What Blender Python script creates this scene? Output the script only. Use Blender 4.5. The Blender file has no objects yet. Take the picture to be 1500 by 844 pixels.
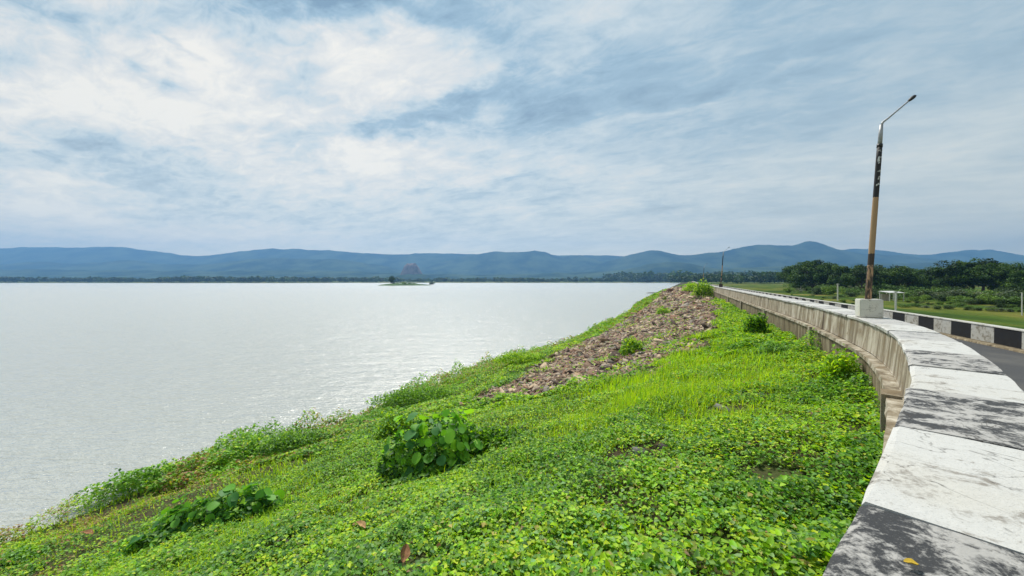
import bpy, math
import numpy as np
from math import radians as R

# ------------------------------------------------------------------ camera, sky, sun
S = bpy.context.scene
C = S.collection
F = 560.0                      # focal length in photo pixels (1500 wide), ultra wide phone lens
CAMZ = 6.5                     # eye above the lake
cam_d = bpy.data.cameras.new('camera'); cam = bpy.data.objects.new('camera', cam_d); C.objects.link(cam)
cam.location = (0, 0, CAMZ); cam.rotation_euler = (R(90), 0, 0)
cam_d.sensor_width = 36; cam_d.lens = 36 * F / 1500; cam_d.shift_y = -11.0 / 1500
cam_d.clip_start = 0.05; cam_d.clip_end = 30000
S.camera = cam
S.view_settings.view_transform = 'Standard'; S.view_settings.look = 'None'
S.view_settings.exposure = .25; S.view_settings.gamma = 1
cy = S.cycles
cy.max_bounces = 6; cy.diffuse_bounces = 3; cy.glossy_bounces = 2; cy.transmission_bounces = 3
cy.transparent_max_bounces = 6; cy.volume_bounces = 1; cy.use_denoising = True
cy.sample_clamp_indirect = 4

SUN_AZ, SUN_EL = R(-14), R(57)     # ahead, a little left of the view axis
sl = bpy.data.lights.new('sun', 'SUN'); sl.energy = 4.8; sl.angle = R(14); sl.color = (1, .95, .86)
so = bpy.data.objects.new('sun', sl); C.objects.link(so)
so.rotation_euler = (R(90) - SUN_EL, 0, R(180) - SUN_AZ)   # checked below: light comes from the front left
so.location = (0, 0, 50)


class NT:
    """tiny node helper"""
    def __init__(s, tree): s.t = tree; s.n = tree.nodes; s.l = tree.links
    def add(s, typ, props=None, **ins):
        n = s.n.new(typ)
        for k, v in (props or {}).items(): setattr(n, k, v)
        for k, v in ins.items():
            key = int(k[1:]) if k[0] == 'i' and k[1:].isdigit() else k.replace('_', ' ')
            s.put(n.inputs[key], v)
        return n
    def put(s, sock, v):
        if isinstance(v, bpy.types.NodeSocket): s.l.new(v, sock)
        elif isinstance(v, (tuple, list)) and len(v) == 3 and sock.type == 'RGBA': sock.default_value = (*v, 1)
        else: sock.default_value = v
    def m(s, op, a, b=0.0, c=0.0, clamp=False):
        n = s.n.new('ShaderNodeMath'); n.operation = op; n.use_clamp = clamp
        s.put(n.inputs[0], a); s.put(n.inputs[1], b); s.put(n.inputs[2], c); return n.outputs[0]
    def mix(s, fac, a, b, mode='MIX'):
        n = s.n.new('ShaderNodeMix'); n.data_type = 'RGBA'; n.blend_type = mode
        s.put(n.inputs[0], fac); s.put(n.inputs[6], a); s.put(n.inputs[7], b); return n.outputs[2]
    def noise(s, vec, scale, detail=4, rough=.55, dist=0.0):
        n = s.add('ShaderNodeTexNoise', Vector=vec, Scale=scale, Detail=detail, Roughness=rough, Distortion=dist)
        return n.outputs[0]
    def ramp(s, fac, stops):
        n = s.n.new('ShaderNodeValToRGB'); s.put(n.inputs[0], fac)
        e = n.color_ramp.elements
        while len(e) < len(stops): e.new(.5)
        for el, (p, c) in zip(e, stops):
            el.position = p; el.color = (*c, 1) if len(c) == 3 else c
        return n.outputs[0]
    def scaled(s, vec, sc, loc=(0, 0, 0)):
        return s.add('ShaderNodeMapping', Vector=vec, Scale=sc, Location=loc).outputs[0]


def srgb(r, g, b):
    f = lambda c: c / 255 / 12.92 if c / 255 < .04045 else ((c / 255 + .055) / 1.055) ** 2.4
    return (f(r), f(g), f(b))


W = bpy.data.worlds.new('World'); S.world = W; W.use_nodes = True
w = NT(W.node_tree); w.n.clear()
out = w.add('ShaderNodeOutputWorld')
sky = w.add('ShaderNodeTexSky', dict(sky_type='NISHITA', sun_disc=False, sun_elevation=SUN_EL, sun_rotation=SUN_AZ))
bg1 = w.add('ShaderNodeBackground', Color=sky.outputs[0], Strength=.07)
gen = w.add('ShaderNodeTexCoord').outputs['Generated']
sep = w.add('ShaderNodeSeparateXYZ', Vector=gen)
X, Y, Z = sep.outputs
Zc = w.m('MAXIMUM', Z, 0.0)
az = w.m('ARCTAN2', X, Y)
el = w.m('ARCSINE', w.m('MINIMUM', Zc, 1.0))
den = w.m('ADD', Zc, .13)
pl = w.add('ShaderNodeCombineXYZ', X=w.m('DIVIDE', X, den), Y=w.m('DIVIDE', Y, den), Z=0.0).outputs[0]
rot = w.add('ShaderNodeMapping', Vector=pl, Rotation=(0, 0, R(28)), Scale=(1.0, 1.0, 1))
big = w.noise(w.scaled(rot.outputs[0], (.75, 1.25, 1), (3.1, 1.7, 0)), .9, 6, .55, .6)
mid = w.noise(w.scaled(rot.outputs[0], (1.0, 1.5, 1), (7.3, 2.2, 4)), 2.6, 7, .6, .5)
fine = w.noise(w.scaled(rot.outputs[0], (1.0, 1.7, 1), (1.3, 9.2, 8)), 6.0, 7, .66, .8)
warp1 = w.m('MULTIPLY', w.m('SUBTRACT', w.noise(w.scaled(gen, (1, 1, 2.2), (5, 5, 5)), 4.5, 5, .6), .5), .42)
warp2 = w.m('MULTIPLY', w.m('SUBTRACT', w.noise(w.scaled(gen, (1, 1, 2.2), (1, 8, 2)), 4.5, 5, .6), .5), .22)
azw = w.m('ADD', az, warp1); elw = w.m('ADD', el, warp2)


def blob(px, py, sx, sy, amp, tilt=0.0):
    """broad bank of cloud or gap at a compass direction and elevation"""
    a0 = math.atan((px - 750) / F); e0 = math.atan((411 - py) / F * math.cos(a0))
    ca = math.cos(a0)
    sa = sx / F * ca * ca; se = sy / F * ca
    da = w.m('SUBTRACT', azw, a0); de = w.m('SUBTRACT', elw, e0)
    if tilt: de = w.m('SUBTRACT', de, w.m('MULTIPLY', da, tilt))
    q = w.m('ADD', w.m('POWER', w.m('DIVIDE', w.m('ABSOLUTE', da), sa), 2.0), w.m('POWER', w.m('DIVIDE', w.m('ABSOLUTE', de), se), 2.0))
    return w.m('MULTIPLY', w.m('EXPONENT', w.m('MULTIPLY', q, -1.0)), amp)


BLOBS = [(290, 150, 420, 100, .42), (220, 310, 320, 50, .10), (650, 105, 230, 60, .30), (90, 20, 140, 26, -.24), (560, 20, 160, 26, -.14), (130, 240, 60, 12, -.16), (430, 200, 80, 14, -.10), (330, 40, 120, 22, -.16), (230, 100, 60, 16, -.18), (420, 60, 80, 16, .14), (60, 290, 110, 20, .25), (620, 232, 260, 24, .30), (900, 190, 200, 14, .10), (150, 40, 250, 40, .10),
         (580, 178, 230, 26, -.50, .30), (760, 150, 170, 32, -.26), (480, 60, 60, 14, .14), (760, 262, 240, 10, .16), (1180, 90, 150, 30, -.12), (240, 268, 170, 24, -.26), (500, 0, 240, 26, -.40), (300, 88, 34, 12, -.45), (225, 95, 30, 8, -.25), (380, 330, 260, 22, .12),
         (90, 205, 90, 14, -.22), (820, 300, 50, 10, -.20), (950, 312, 40, 9, -.20), (570, 350, 60, 10, -.16), (880, 12, 160, 34, .14),
         (1040, 60, 180, 30, -.06), (640, 285, 60, 18, -.16), (700, 300, 330, 14, .10), (1100, 130, 200, 10, .10, .15), (1430, 215, 70, 9, .10), (300, 345, 300, 18, .14)]
acc = .42
for b in BLOBS: acc = w.m('ADD', acc, blob(*b))
side = w.m('MULTIPLY', w.m('SINE', az), -.055)         # brighter towards the lake
acc = w.m('ADD', acc, side)
calm = w.m('SUBTRACT', .85, w.m('MULTIPLY', w.m('SINE', w.m('ADD', az, .1)), .55))   # smoother sheet of cloud over the land side
acc = w.m('ADD', acc, w.m('MULTIPLY', w.m('SUBTRACT', big, .5), .85))
acc = w.m('ADD', acc, w.m('MULTIPLY', w.m('MULTIPLY', w.m('SUBTRACT', mid, .5), 1.15), calm))
acc = w.m('ADD', acc, w.m('MULTIPLY', w.m('MULTIPLY', w.m('SUBTRACT', fine, .5), .85), calm))
ccol = w.ramp(acc, [(0.0, srgb(116, 142, 160)), (.28, srgb(148, 173, 187)), (.52, srgb(190, 201, 203)), (.72, srgb(214, 213, 207)), (1.0, srgb(238, 231, 217))])
lowhaze = w.m('EXPONENT', w.m('MULTIPLY', Zc, -7.0))
ccol = w.mix(w.m('MULTIPLY', lowhaze, .72), ccol, (1.50, 1.27, .76))
bg2 = w.add('ShaderNodeBackground', Color=ccol, Strength=1.0)
mx = w.add('ShaderNodeMixShader', Fac=.96)
w.l.new(bg1.outputs[0], mx.inputs[1]); w.l.new(bg2.outputs[0], mx.inputs[2]); w.l.new(mx.outputs[0], out.inputs[0])

# ------------------------------------------------------------------ numpy helpers
rng = np.random.default_rng(11)


def vnoise(x, y, seed=0):
    xi = np.floor(x).astype(np.int64); yi = np.floor(y).astype(np.int64)
    fx = x - xi; fy = y - yi
    fx = fx * fx * (3 - 2 * fx); fy = fy * fy * (3 - 2 * fy)
    def h(a, b):
        n = (a * 374761393 + b * 668265263 + seed * 974634777) & 0xffffffff
        n = ((n ^ (n >> 13)) * 1274126177) & 0xffffffff
        return ((n ^ (n >> 16)) & 0xffff) / 65535.0
    return (h(xi, yi) * (1 - fx) + h(xi + 1, yi) * fx) * (1 - fy) + (h(xi, yi + 1) * (1 - fx) + h(xi + 1, yi + 1) * fx) * fy


def fbm(x, y, o=4, seed=0, g=.5):
    x = np.asarray(x, float); y = np.asarray(y, float)
    s = 0; a = 1; t = 0
    for i in range(o):
        s = s + a * vnoise(x * 2 ** i, y * 2 ** i, seed + i); t += a; a *= g
    return s / t


def pchip(xs, ys):
    xs = np.array(xs, float); ys = np.array(ys, float); h = np.diff(xs); d = np.diff(ys) / h
    m = np.zeros_like(xs); m[1:-1] = np.where(d[1:] * d[:-1] > 0, 2 * d[1:] * d[:-1] / (d[1:] + d[:-1] + 1e-12), 0); m[0] = d[0]; m[-1] = d[-1]
    def f(x):
        x = np.asarray(x, float); i = np.clip(np.searchsorted(xs, x) - 1, 0, len(xs) - 2)
        t = (x - xs[i]) / h[i]
        r = (2*t**3-3*t**2+1)*ys[i] + (t**3-2*t**2+t)*h[i]*m[i] + (-2*t**3+3*t**2)*ys[i+1] + (t**3-t**2)*h[i]*m[i+1]
        r = np.where(x < xs[0], ys[0] + (x - xs[0]) * m[0], r)
        return np.where(x > xs[-1], ys[-1] + (x - xs[-1]) * m[-1], r)
    return f


KX, KY, KZ = 1.3, .728, 1.3     # plan measured in eye heights, scaled to metres
WY = np.array([-60, -12, -4, 0, 1.4, 2.84, 4.22, 5.94, 7.69, 9.68, 11.7, 15.8, 20.7, 28.6, 50, 86, 140, 240, 400, 1500]) * KY
WX = np.array([-44, -9.0, -3.15, -.3, .68, 1.64, 2.5, 3.46, 4.33, 5.15, 5.82, 7.05, 8.35, 10.35, 15.7, 24.7, 38.5, 64.5, 106.5, 392]) * KX
xw = pchip(WY, WX)
SY = np.array([-60, -4, 5, 14.1, 17.9, 20.9, 22.6, 25.5, 29, 35, 42, 52, 72.5, 104, 135, 238, 400, 1500]) * KY
SX = np.array([-60, -14.0, -11.0, -9.3, -8.3, -7.0, -5.8, -4.9, -4.5, -3.1, -.5, 3.85, 9.4, 17.9, 24.6, 50, 91, 372]) * KX
xs_ = pchip(SY, SX)
ZR = CAMZ - 1.52 * KZ           # road
ZT = CAMZ - .6 * KZ             # parapet top
ZL = CAMZ - 1.05 * KZ           # ledge
ZP = CAMZ - 1.07 * KZ           # far parapet top
prof = pchip([-1, 0, .12, .5, 1.0, 1.3, 2.2], [4.40, 4.40, 4.24, 2.45, 0.0, -1.3, -4.0])


def uof(x, y): return (xw(y) - x) / (xw(y) - xs_(y))


def hgt(x, y):
    u = uof(x, y)
    bump = (fbm(x * .55, y * .55, 4, 5) - .5) * .42 * np.clip(u * 5, 0, 1) * np.clip((1.15 - u) * 4, .1, 1)
    return prof(u) + bump


def ray(px, py, hmax=900.):
    """where a line of sight meets the embankment"""
    ys = np.geomspace(1.2, hmax, 4000); x = (px - 750) / F * ys; z = CAMZ - (py - 411) / F * ys
    d = z - np.maximum(hgt(x, ys), 0)
    i = int(np.argmax(d < 0)) or len(ys) - 1
    return x[i], ys[i], float(np.maximum(hgt(x[i], ys[i]), 0))


# ------------------------------------------------------------------ object helpers
def mesh(name, v, f, mat=None, smooth=True, col=None, uniform=None):
    me = bpy.data.meshes.new(name)
    v = np.ascontiguousarray(v, np.float32).reshape(-1, 3)
    if uniform:                                   # all faces have the same corner count
        f = np.ascontiguousarray(f, np.int32).reshape(-1, uniform); nf = len(f)
        me.vertices.add(len(v)); me.vertices.foreach_set('co', v.ravel())
        me.loops.add(nf * uniform); me.loops.foreach_set('vertex_index', f.ravel())
        me.polygons.add(nf); me.polygons.foreach_set('loop_start', np.arange(nf, dtype=np.int32) * uniform)
        me.update(calc_edges=True)
    else:
        me.from_pydata(v.tolist(), [], [list(map(int, q)) for q in f]); me.update()
    if smooth: me.polygons.foreach_set('use_smooth', np.ones(len(me.polygons), bool))
    if col is not None:
        a = me.color_attributes.new('Col', 'FLOAT_COLOR', 'POINT')
        c = np.ones((len(v), 4), np.float32); c[:, :3] = col; a.data.foreach_set('color', c.ravel())
    if mat:
        for m_ in (mat if isinstance(mat, list) else [mat]): me.materials.append(m_)
    return me


def obj(name, me, parent=None, loc=None):
    o = bpy.data.objects.new(name, me); C.objects.link(o)
    if parent: o.parent = parent
    if loc is not None: o.location = loc
    return o


def tag(o, label=None, cat=None, group=None, kind=None):
    for k, v in (('label', label), ('category', cat), ('group', group), ('kind', kind)):
        if v: o[k] = v
    return o


def thing(name, label, cat, loc=(0, 0, 0), group=None):
    o = bpy.data.objects.new(name, None); C.objects.link(o); o.location = loc; o.empty_display_size = .2
    return tag(o, label, cat, group)


def copy_tree(o, loc, rz=0.0, sc=1.0, label=None, group=None):
    c = o.copy(); C.objects.link(c); c.location = loc; c.rotation_euler = (0, 0, rz); c.scale = (sc, sc, sc) if np.isscalar(sc) else sc
    if label: c['label'] = label
    if group: c['group'] = group
    for ch in list(o.children):
        k = ch.copy(); C.objects.link(k); k.parent = c
    return c


def grid(nr, nc):
    i = np.arange(nr - 1)[:, None] * nc + np.arange(nc - 1)[None, :]
    i = i.ravel(); return np.stack([i, i + 1, i + nc + 1, i + nc], 1)


def box(x0, x1, y0, y1, z0, z1):
    v = [(x, y, z) for z in (z0, z1) for y in (y0, y1) for x in (x0, x1)]
    f = [(0, 2, 3, 1), (4, 5, 7, 6), (0, 1, 5, 4), (2, 6, 7, 3), (0, 4, 6, 2), (1, 3, 7, 5)]
    return v, f


def join(parts):
    V = []; Fc = []; n = 0
    for v, f in parts:
        V += [tuple(p) for p in v]; Fc += [tuple(i + n for i in q) for q in f]; n += len(v)
    return V, Fc


def tube(pts, rad, n=10):
    pts = np.array(pts, float); V = []; Fc = []
    for i, p in enumerate(pts):
        t = pts[min(i + 1, len(pts) - 1)] - pts[max(i - 1, 0)]; t /= np.linalg.norm(t)
        a = np.cross(t, (0.3, 1, 0.1)); a /= np.linalg.norm(a); b = np.cross(t, a)
        for k in range(n):
            th = 2 * math.pi * k / n; V.append(tuple(p + rad[i] * (a * math.cos(th) + b * math.sin(th))))
    for i in range(len(pts) - 1):
        for k in range(n): Fc.append((i*n+k, i*n+(k+1) % n, (i+1)*n+(k+1) % n, (i+1)*n+k))
    Fc.append(tuple(range(n))[::-1]); Fc.append(tuple((len(pts)-1)*n + k for k in range(n)))
    return V, Fc


# ------------------------------------------------------------------ materials
MATS = {}


def mat(name):
    m_ = bpy.data.materials.new(name); m_.use_nodes = True; t = NT(m_.node_tree); t.n.clear()
    t.out = t.add('ShaderNodeOutputMaterial'); t.pos = t.add('ShaderNodeNewGeometry').outputs['Position']; MATS[name] = m_
    return m_, t


def finish(t, col, rough=.85, bump=None, bs=.3, bd=.02, spec=.3, extra=None):
    p = t.add('ShaderNodeBsdfPrincipled', Base_Color=col, Roughness=rough)
    p.inputs['Specular IOR Level'].default_value = spec
    if bump is not None:
        b = t.add('ShaderNodeBump', Strength=bs, Distance=bd, Height=bump); t.l.new(b.outputs[0], p.inputs['Normal'])
    t.l.new(p.outputs[0], t.out.inputs[0]); return p


# leaf: colour comes from a per-leaf attribute, light passes through the blade
def leafmat(name, trans=.45, rough=.55, gain=1.0):
    m_, t = mat(name)
    a = t.add('ShaderNodeAttribute', dict(attribute_name='Col')).outputs['Color']
    if gain != 1: a = t.mix(1.0, a, (gain, gain, gain), 'MULTIPLY')
    p = t.add('ShaderNodeBsdfPrincipled', Base_Color=a, Roughness=rough); p.inputs['Specular IOR Level'].default_value = .32
    tc = t.mix(1.0, a, (1.35, 1.25, .45), 'MULTIPLY')
    tr = t.add('ShaderNodeBsdfTranslucent', Color=tc)
    mxs = t.add('ShaderNodeMixShader', Fac=trans); t.l.new(p.outputs[0], mxs.inputs[1]); t.l.new(tr.outputs[0], mxs.inputs[2])
    t.l.new(mxs.outputs[0], t.out.inputs[0]); return m_


M_leaf = leafmat('leaf_green', .42, .55)
M_tree = leafmat('tree_leaf', .2, .7)

m_, t = mat('soil')
n1 = t.noise(t.pos, 1.4, 6, .6); n2 = t.noise(t.pos, 14, 5, .65)
c = t.ramp(n2, [(.3, (.02, .016, .010)), (.7, (.085, .065, .038))]); c = t.mix(t.ramp(n1, [(.4, (0, 0, 0)), (.65, (1, 1, 1))]), c, (.05, .075, .018))
finish(t, c, .95, n2, .6, .04, .1); M_soil = m_

m_, t = mat('concrete_face')
st = t.scaled(t.pos, (1, 1, .10)); s1 = t.noise(st, 3.6, 7, .66, .25); s2 = t.noise(st, 19, 5, .6); s3 = t.noise(t.pos, 2.6, 6, .62, .5); g = t.noise(t.pos, 60, 3, .6)
c = t.ramp(s1, [(.30, (.07, .05, .035)), (.44, (.20, .17, .12)), (.57, (.37, .335, .265)), (.74, (.54, .51, .43))])
c = t.mix(t.ramp(s2, [(.54, (0, 0, 0)), (.70, (.75, .75, .75))]), c, (.13, .10, .07))
c = t.mix(t.ramp(s3, [(.52, (0, 0, 0)), (.66, (.8, .8, .8))]), c, (.17, .13, .08))
finish(t, c, .93, t.m('ADD', g, s2), .35, .012, .15); M_face = m_

m_, t = mat('concrete_lower')
s1 = t.noise(st if False else t.scaled(t.pos, (1, 1, .10)), 6.5, 6, .62, .4); s2 = t.noise(t.scaled(t.pos, (1, 1, .08)), 16, 5, .6); g = t.noise(t.pos, 50, 3, .6)
c = t.ramp(s1, [(.28, (.07, .055, .035)), (.5, (.19, .155, .10)), (.72, (.36, .31, .22))])
c = t.mix(t.ramp(s2, [(.50, (0, 0, 0)), (.66, (.8, .8, .8))]), c, (.07, .055, .04))
finish(t, c, .95, t.m('ADD', g, s2), .4, .015, .1); M_lower = m_


def paintmat(name, base, under, wear, scale=5.0, rough=.8):
    m_, t = mat(name)
    oi = t.add('ShaderNodeObjectInfo').outputs['Random']
    tcn = t.pos
    a = t.noise(t.scaled(tcn, (1, 1, 1), (3, 1, 2)), scale, 7, .66, .6); b = t.noise(tcn, 38, 5, .7); d = t.noise(tcn, 1.7, 3, .5)
    k = t.m('ADD', t.m('ADD', t.m('MULTIPLY', a, .75), t.m('MULTIPLY', b, .32)), t.m('MULTIPLY', d, .25))
    k = t.m('ADD', k, t.m('MULTIPLY', t.m('SUBTRACT', oi, .5), .04))
    msk = t.ramp(k, [(wear - .045, (0, 0, 0)), (wear + .045, (1, 1, 1))])
    uc = t.mix(b, tuple(x * .6 for x in under), under)
    bc = t.mix(t.ramp(b, [(.3, (0, 0, 0)), (.8, (1, 1, 1))]), tuple(x * .86 for x in base), base)
    bc = t.mix(t.ramp(d, [(.5, (0, 0, 0)), (.75, (.5, .5, .5))]), bc, tuple(x * y for x, y in zip(base, (.85, .8, .7))))
    ck = t.m('ABSOLUTE', t.m('SUBTRACT', t.noise(tcn, 2.1, 5, .55, .8), .5)); ckm = t.ramp(ck, [(.0, (1, 1, 1)), (.007, (0, 0, 0))]); ckm = t.mix(1.0, ckm, t.ramp(t.noise(tcn, 1.1, 2), [(.48, (0, 0, 0)), (.56, (.75, .75, .75))]), 'MULTIPLY')
    fl_ = t.noise(tcn, 120, 3, .7); bc = t.mix(t.ramp(fl_, [(.58, (0, 0, 0)), (.68, (.5, .5, .5))]), bc, tuple(x * .45 for x in under)); bc = t.mix(ckm, bc, (.05, .045, .04)); uc = t.mix(ckm, uc, (.04, .035, .03))
    finish(t, t.mix(msk, bc, uc), rough, t.m('ADD', a, t.m('MULTIPLY', b, 1.2)), .35, .012, .2)
    return m_


M_white = paintmat('white_paint', (.50, .50, .48), (.27, .25, .22), .735, 7)
M_black = paintmat('worn_black_paint', (.045, .047, .05), (.43, .42, .40), .625, 6.0)
M_black0 = paintmat('flaking_black_paint', (.04, .042, .045), (.40, .39, .37), .67, 9.0)
M_grey = paintmat('faded_black_paint', (.22, .22, .22), (.46, .455, .44), .585, 5)
M_kwhite = paintmat('kerb_white_paint', (.46, .46, .43), (.24, .22, .18), .73, 6)
M_kblack = paintmat('kerb_black_paint', (.016, .017, .02), (.12, .12, .12), .86, 6, .6)
M_plinth = paintmat('plinth_concrete', (.62, .61, .56), (.34, .31, .25), .80, 7)

m_, t = mat('asphalt')
a = t.noise(t.pos, 90, 4, .7); b = t.noise(t.pos, .8, 5, .55); c = t.ramp(a, [(.3, (.028, .029, .031)), (.75, (.085, .086, .088))])
c = t.mix(t.ramp(b, [(.45, (0, 0, 0)), (.7, (.6, .6, .6))]), c, (.11, .105, .095)); finish(t, c, .85, a, .5, .01, .25); M_road = m_

m_, t = mat('stone')
a = t.add('ShaderNodeAttribute', dict(attribute_name='Col')).outputs['Color']; b = t.noise(t.pos, 9, 6, .65); d = t.noise(t.pos, 45, 4, .6)
c = t.mix(1.0, a, t.ramp(b, [(.3, (.55, .52, .5)), (.7, (1.15, 1.12, 1.1))]), 'MULTIPLY'); finish(t, c, .92, t.m('ADD', b, d), .5, .02, .15); M_stone = m_

# downstream land
m_, t = mat('field')
flat = t.scaled(t.pos, (1, .45, 1)); a = t.noise(flat, .045, 5, .6, .5); b = t.noise(flat, .35, 5, .65); d = t.noise(t.pos, 2.5, 4, .7)
c = t.ramp(a, [(.32, (.03, .06, .012)), (.45, (.06, .11, .015)), (.56, (.15, .16, .03)), (.68, (.20, .16, .06))])
c = t.mix(1.0, c, t.ramp(b, [(.3, (.62, .62, .6)), (.7, (1.15, 1.15, 1.1))]), 'MULTIPLY'); c = t.mix(1.0, c, t.ramp(d, [(.3, (.7, .7, .7)), (.7, (1.1, 1.1, 1.1))]), 'MULTIPLY')
finish(t, c, .95, t.m('ADD', b, d), .6, .3, .05); M_field = m_

m_, t = mat('forested_hill')
a = t.noise(t.pos, .004, 7, .62); b = t.noise(t.pos, .02, 5, .6)
c = t.ramp(a, [(.38, (.008, .022, .012)), (.62, (.060, .085, .040))]); c = t.mix(t.ramp(b, [(.62, (0, 0, 0)), (.75, (.4, .4, .4))]), c, (.12, .12, .07))
finish(t, c, 1, None, spec=0.0); M_hill = m_

m_, t = mat('bare_rock')
a = t.noise(t.pos, .02, 7, .65); b = t.noise(t.scaled(t.pos, (1, 1, .3)), .05, 5, .6)
c = t.ramp(t.m('ADD', t.m('MULTIPLY', a, .5), t.m('MULTIPLY', b, .5)), [(.35, (.07, .055, .05)), (.6, (.25, .18, .16))]); finish(t, c, 1, None, spec=0.0); M_rock = m_

# lake
m_, t = mat('lake_water')
wp = t.add('ShaderNodeMapping', Vector=t.pos, Rotation=(0, 0, R(-20)), Scale=(.36, 1.0, 1)).outputs[0]
wa = t.noise(wp, 1.05, 3, .5, .4); wb = t.noise(wp, 3.6, 4, .6, .2); wc = t.noise(t.scaled(wp, (1.5, 1, 1)), .3, 3, .5); wf = t.noise(t.scaled(wp, (1.6, 1, 1)), 11, 2, .5)
hh = t.m('ADD', t.m('MULTIPLY', wa, .55), t.m('MULTIPLY', wb, .46)); hh = t.m('ADD', hh, t.m('MULTIPLY', wc, .9)); hh = t.m('ADD', hh, t.m('MULTIPLY', wf, .13))
bmp = t.add('ShaderNodeBump', Strength=1.0, Distance=.27, Height=hh)
dif = t.add('ShaderNodeBsdfDiffuse', Color=(.365, .375, .345)); t.l.new(bmp.outputs[0], dif.inputs['Normal'])
glo = t.add('ShaderNodeBsdfGlossy', Color=(1, 1, 1), Roughness=.2); t.l.new(bmp.outputs[0], glo.inputs['Normal'])
fr = t.add('ShaderNodeFresnel', IOR=1.33); t.l.new(bmp.outputs[0], fr.inputs['Normal'])
mxs = t.add('ShaderNodeMixShader', Fac=t.m('ADD', t.m('MULTIPLY', fr.outputs[0], .9), .04, clamp=True))
t.l.new(dif.outputs[0], mxs.inputs[1]); t.l.new(glo.outputs[0], mxs.inputs[2]); t.l.new(mxs.outputs[0], t.out.inputs[0]); M_water = m_


def flatmat(name, col, rough=.7, var=.25, sc=30, metal=0.0):
    m_, t = mat(name); a = t.noise(t.pos, sc, 5, .65)
    c = t.ramp(a, [(.3, tuple(x * (1 - var) for x in col)), (.7, tuple(min(1, x * (1 + var)) for x in col))])
    p = finish(t, c, rough, a, .2, .004); p.inputs['Metallic'].default_value = metal; return m_


M_bark = flatmat('bark', (.09, .07, .05), .95, .4, 12)
M_post = flatmat('weathered_post', (.55, .55, .52), .9, .25, 8)
M_metal = flatmat('galvanised_metal', (.30, .31, .32), .5, .25, 18, .3)
M_lamp = flatmat('lamp_black', (.02, .02, .022), .5, .3, 20)
M_tin = flatmat('pale_roof_sheet', (.48, .48, .47), .6, .15, 3)
M_shedwall = flatmat('shed_wall', (.42, .38, .33), .9, .2, 3)
M_stem = flatmat('green_stem', (.07, .10, .03), .8, .3, 20)
M_boat = flatmat('weathered_wood', (.16, .14, .12), .9, .3, 8)
M_dry = flatmat('dry_leaf', (.30, .15, .07), .8, .35, 40)
M_yellow = flatmat('yellow_leaf', (.60, .42, .05), .7, .2, 40)
M_darkrock = flatmat('dark_rock', (.045, .035, .035), .9, .5, 14)
M_greyrock = flatmat('grey_rock', (.14, .135, .13), .9, .4, 12)


# ------------------------------------------------------------------ setting
def geo(a, b, n, k=4.0):
    return a - k + np.geomspace(k, b - a + k, n)


# embankment: rows along the dam, columns from wall foot to below water
ys = geo(-8, 1080, 520, 6.0); us = np.linspace(-.03, 1.5, 150)
YY = np.repeat(ys[:, None], len(us), 1); XX = xw(YY) - us[None, :] * (xw(YY) - xs_(YY))
ZZ = hgt(XX, YY)
emb = obj('embankment', mesh('embankment', np.stack([XX, YY, ZZ], -1), grid(len(ys), len(us))[:, ::-1], M_soil, uniform=4)); tag(emb, kind='structure')

# lake
v = [(-6000, -560, 0), (1200, -560, 0), (1200, 1300, 0), (-6000, 1300, 0)]
tag(obj('lake', mesh('lake', v, [(0, 1, 2, 3)], M_water)), kind='structure')

# the line of the dam
yy = np.concatenate([np.arange(-8, 6, .05), np.arange(6, 30, .2), np.arange(30, 1090, 1.0)])
P = np.stack([xw(yy), yy], 1); ds = np.hypot(*np.diff(P, axis=0).T); SL = np.concatenate([[0], np.cumsum(ds)])
S0 = float(np.interp(1.325, yy, SL))      # a paint joint


def along(s, off=0.0):
    """point on the dam line at length s (0 at a paint joint), off metres to the land side"""
    s = np.asarray(s, float) + S0
    x = np.interp(s, SL, P[:, 0]); y = np.interp(s, SL, P[:, 1])
    e = 1.2; tx = np.interp(s + e, SL, P[:, 0]) - np.interp(s - e, SL, P[:, 0]); ty = np.interp(s + e, SL, P[:, 1]) - np.interp(s - e, SL, P[:, 1])
    L = np.hypot(tx, ty); return x + ty / L * off, y - tx / L * off


def sweep(sv, prof_, close=True, jit=0.0, seed=1, ox=0, oy=0, oz=0):
    """extrude a section [(off, z), ...] along the dam line"""
    n = len(prof_); V = []
    for j, (o_, z_) in enumerate(prof_):
        jo = (fbm(sv * 3, sv * 0 + j * 7, 3, seed) - .5) * jit * 2; jz = (fbm(sv * 2.2, sv * 0 + j * 5 + 40, 3, seed) - .5) * jit
        x, y = along(sv, 0.0); x2, y2 = along(sv, 1.0)
        V.append(np.stack([x + (x2 - x) * (o_ + jo) - ox, y + (y2 - y) * (o_ + jo) - oy, z_ + jz - oz + 0 * x], -1))
    V = np.stack(V, 1)                    # (ns, n, 3)
    Fc = []; ns = len(sv); m = n if close else n - 1
    for i in range(ns - 1):
        for j in range(m):
            k = (j + 1) % n; Fc.append((i*n+j, i*n+k, (i+1)*n+k, (i+1)*n+j))
    if close: Fc.append(tuple(range(n))[::-1]); Fc.append(tuple((ns-1)*n + j for j in range(n)))
    return V.reshape(-1, 3), Fc


sv_near = np.concatenate([np.arange(-9, 30, .18), np.arange(30, 120, 1.0), np.arange(120, 640, 8)])
THK = .50
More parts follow.
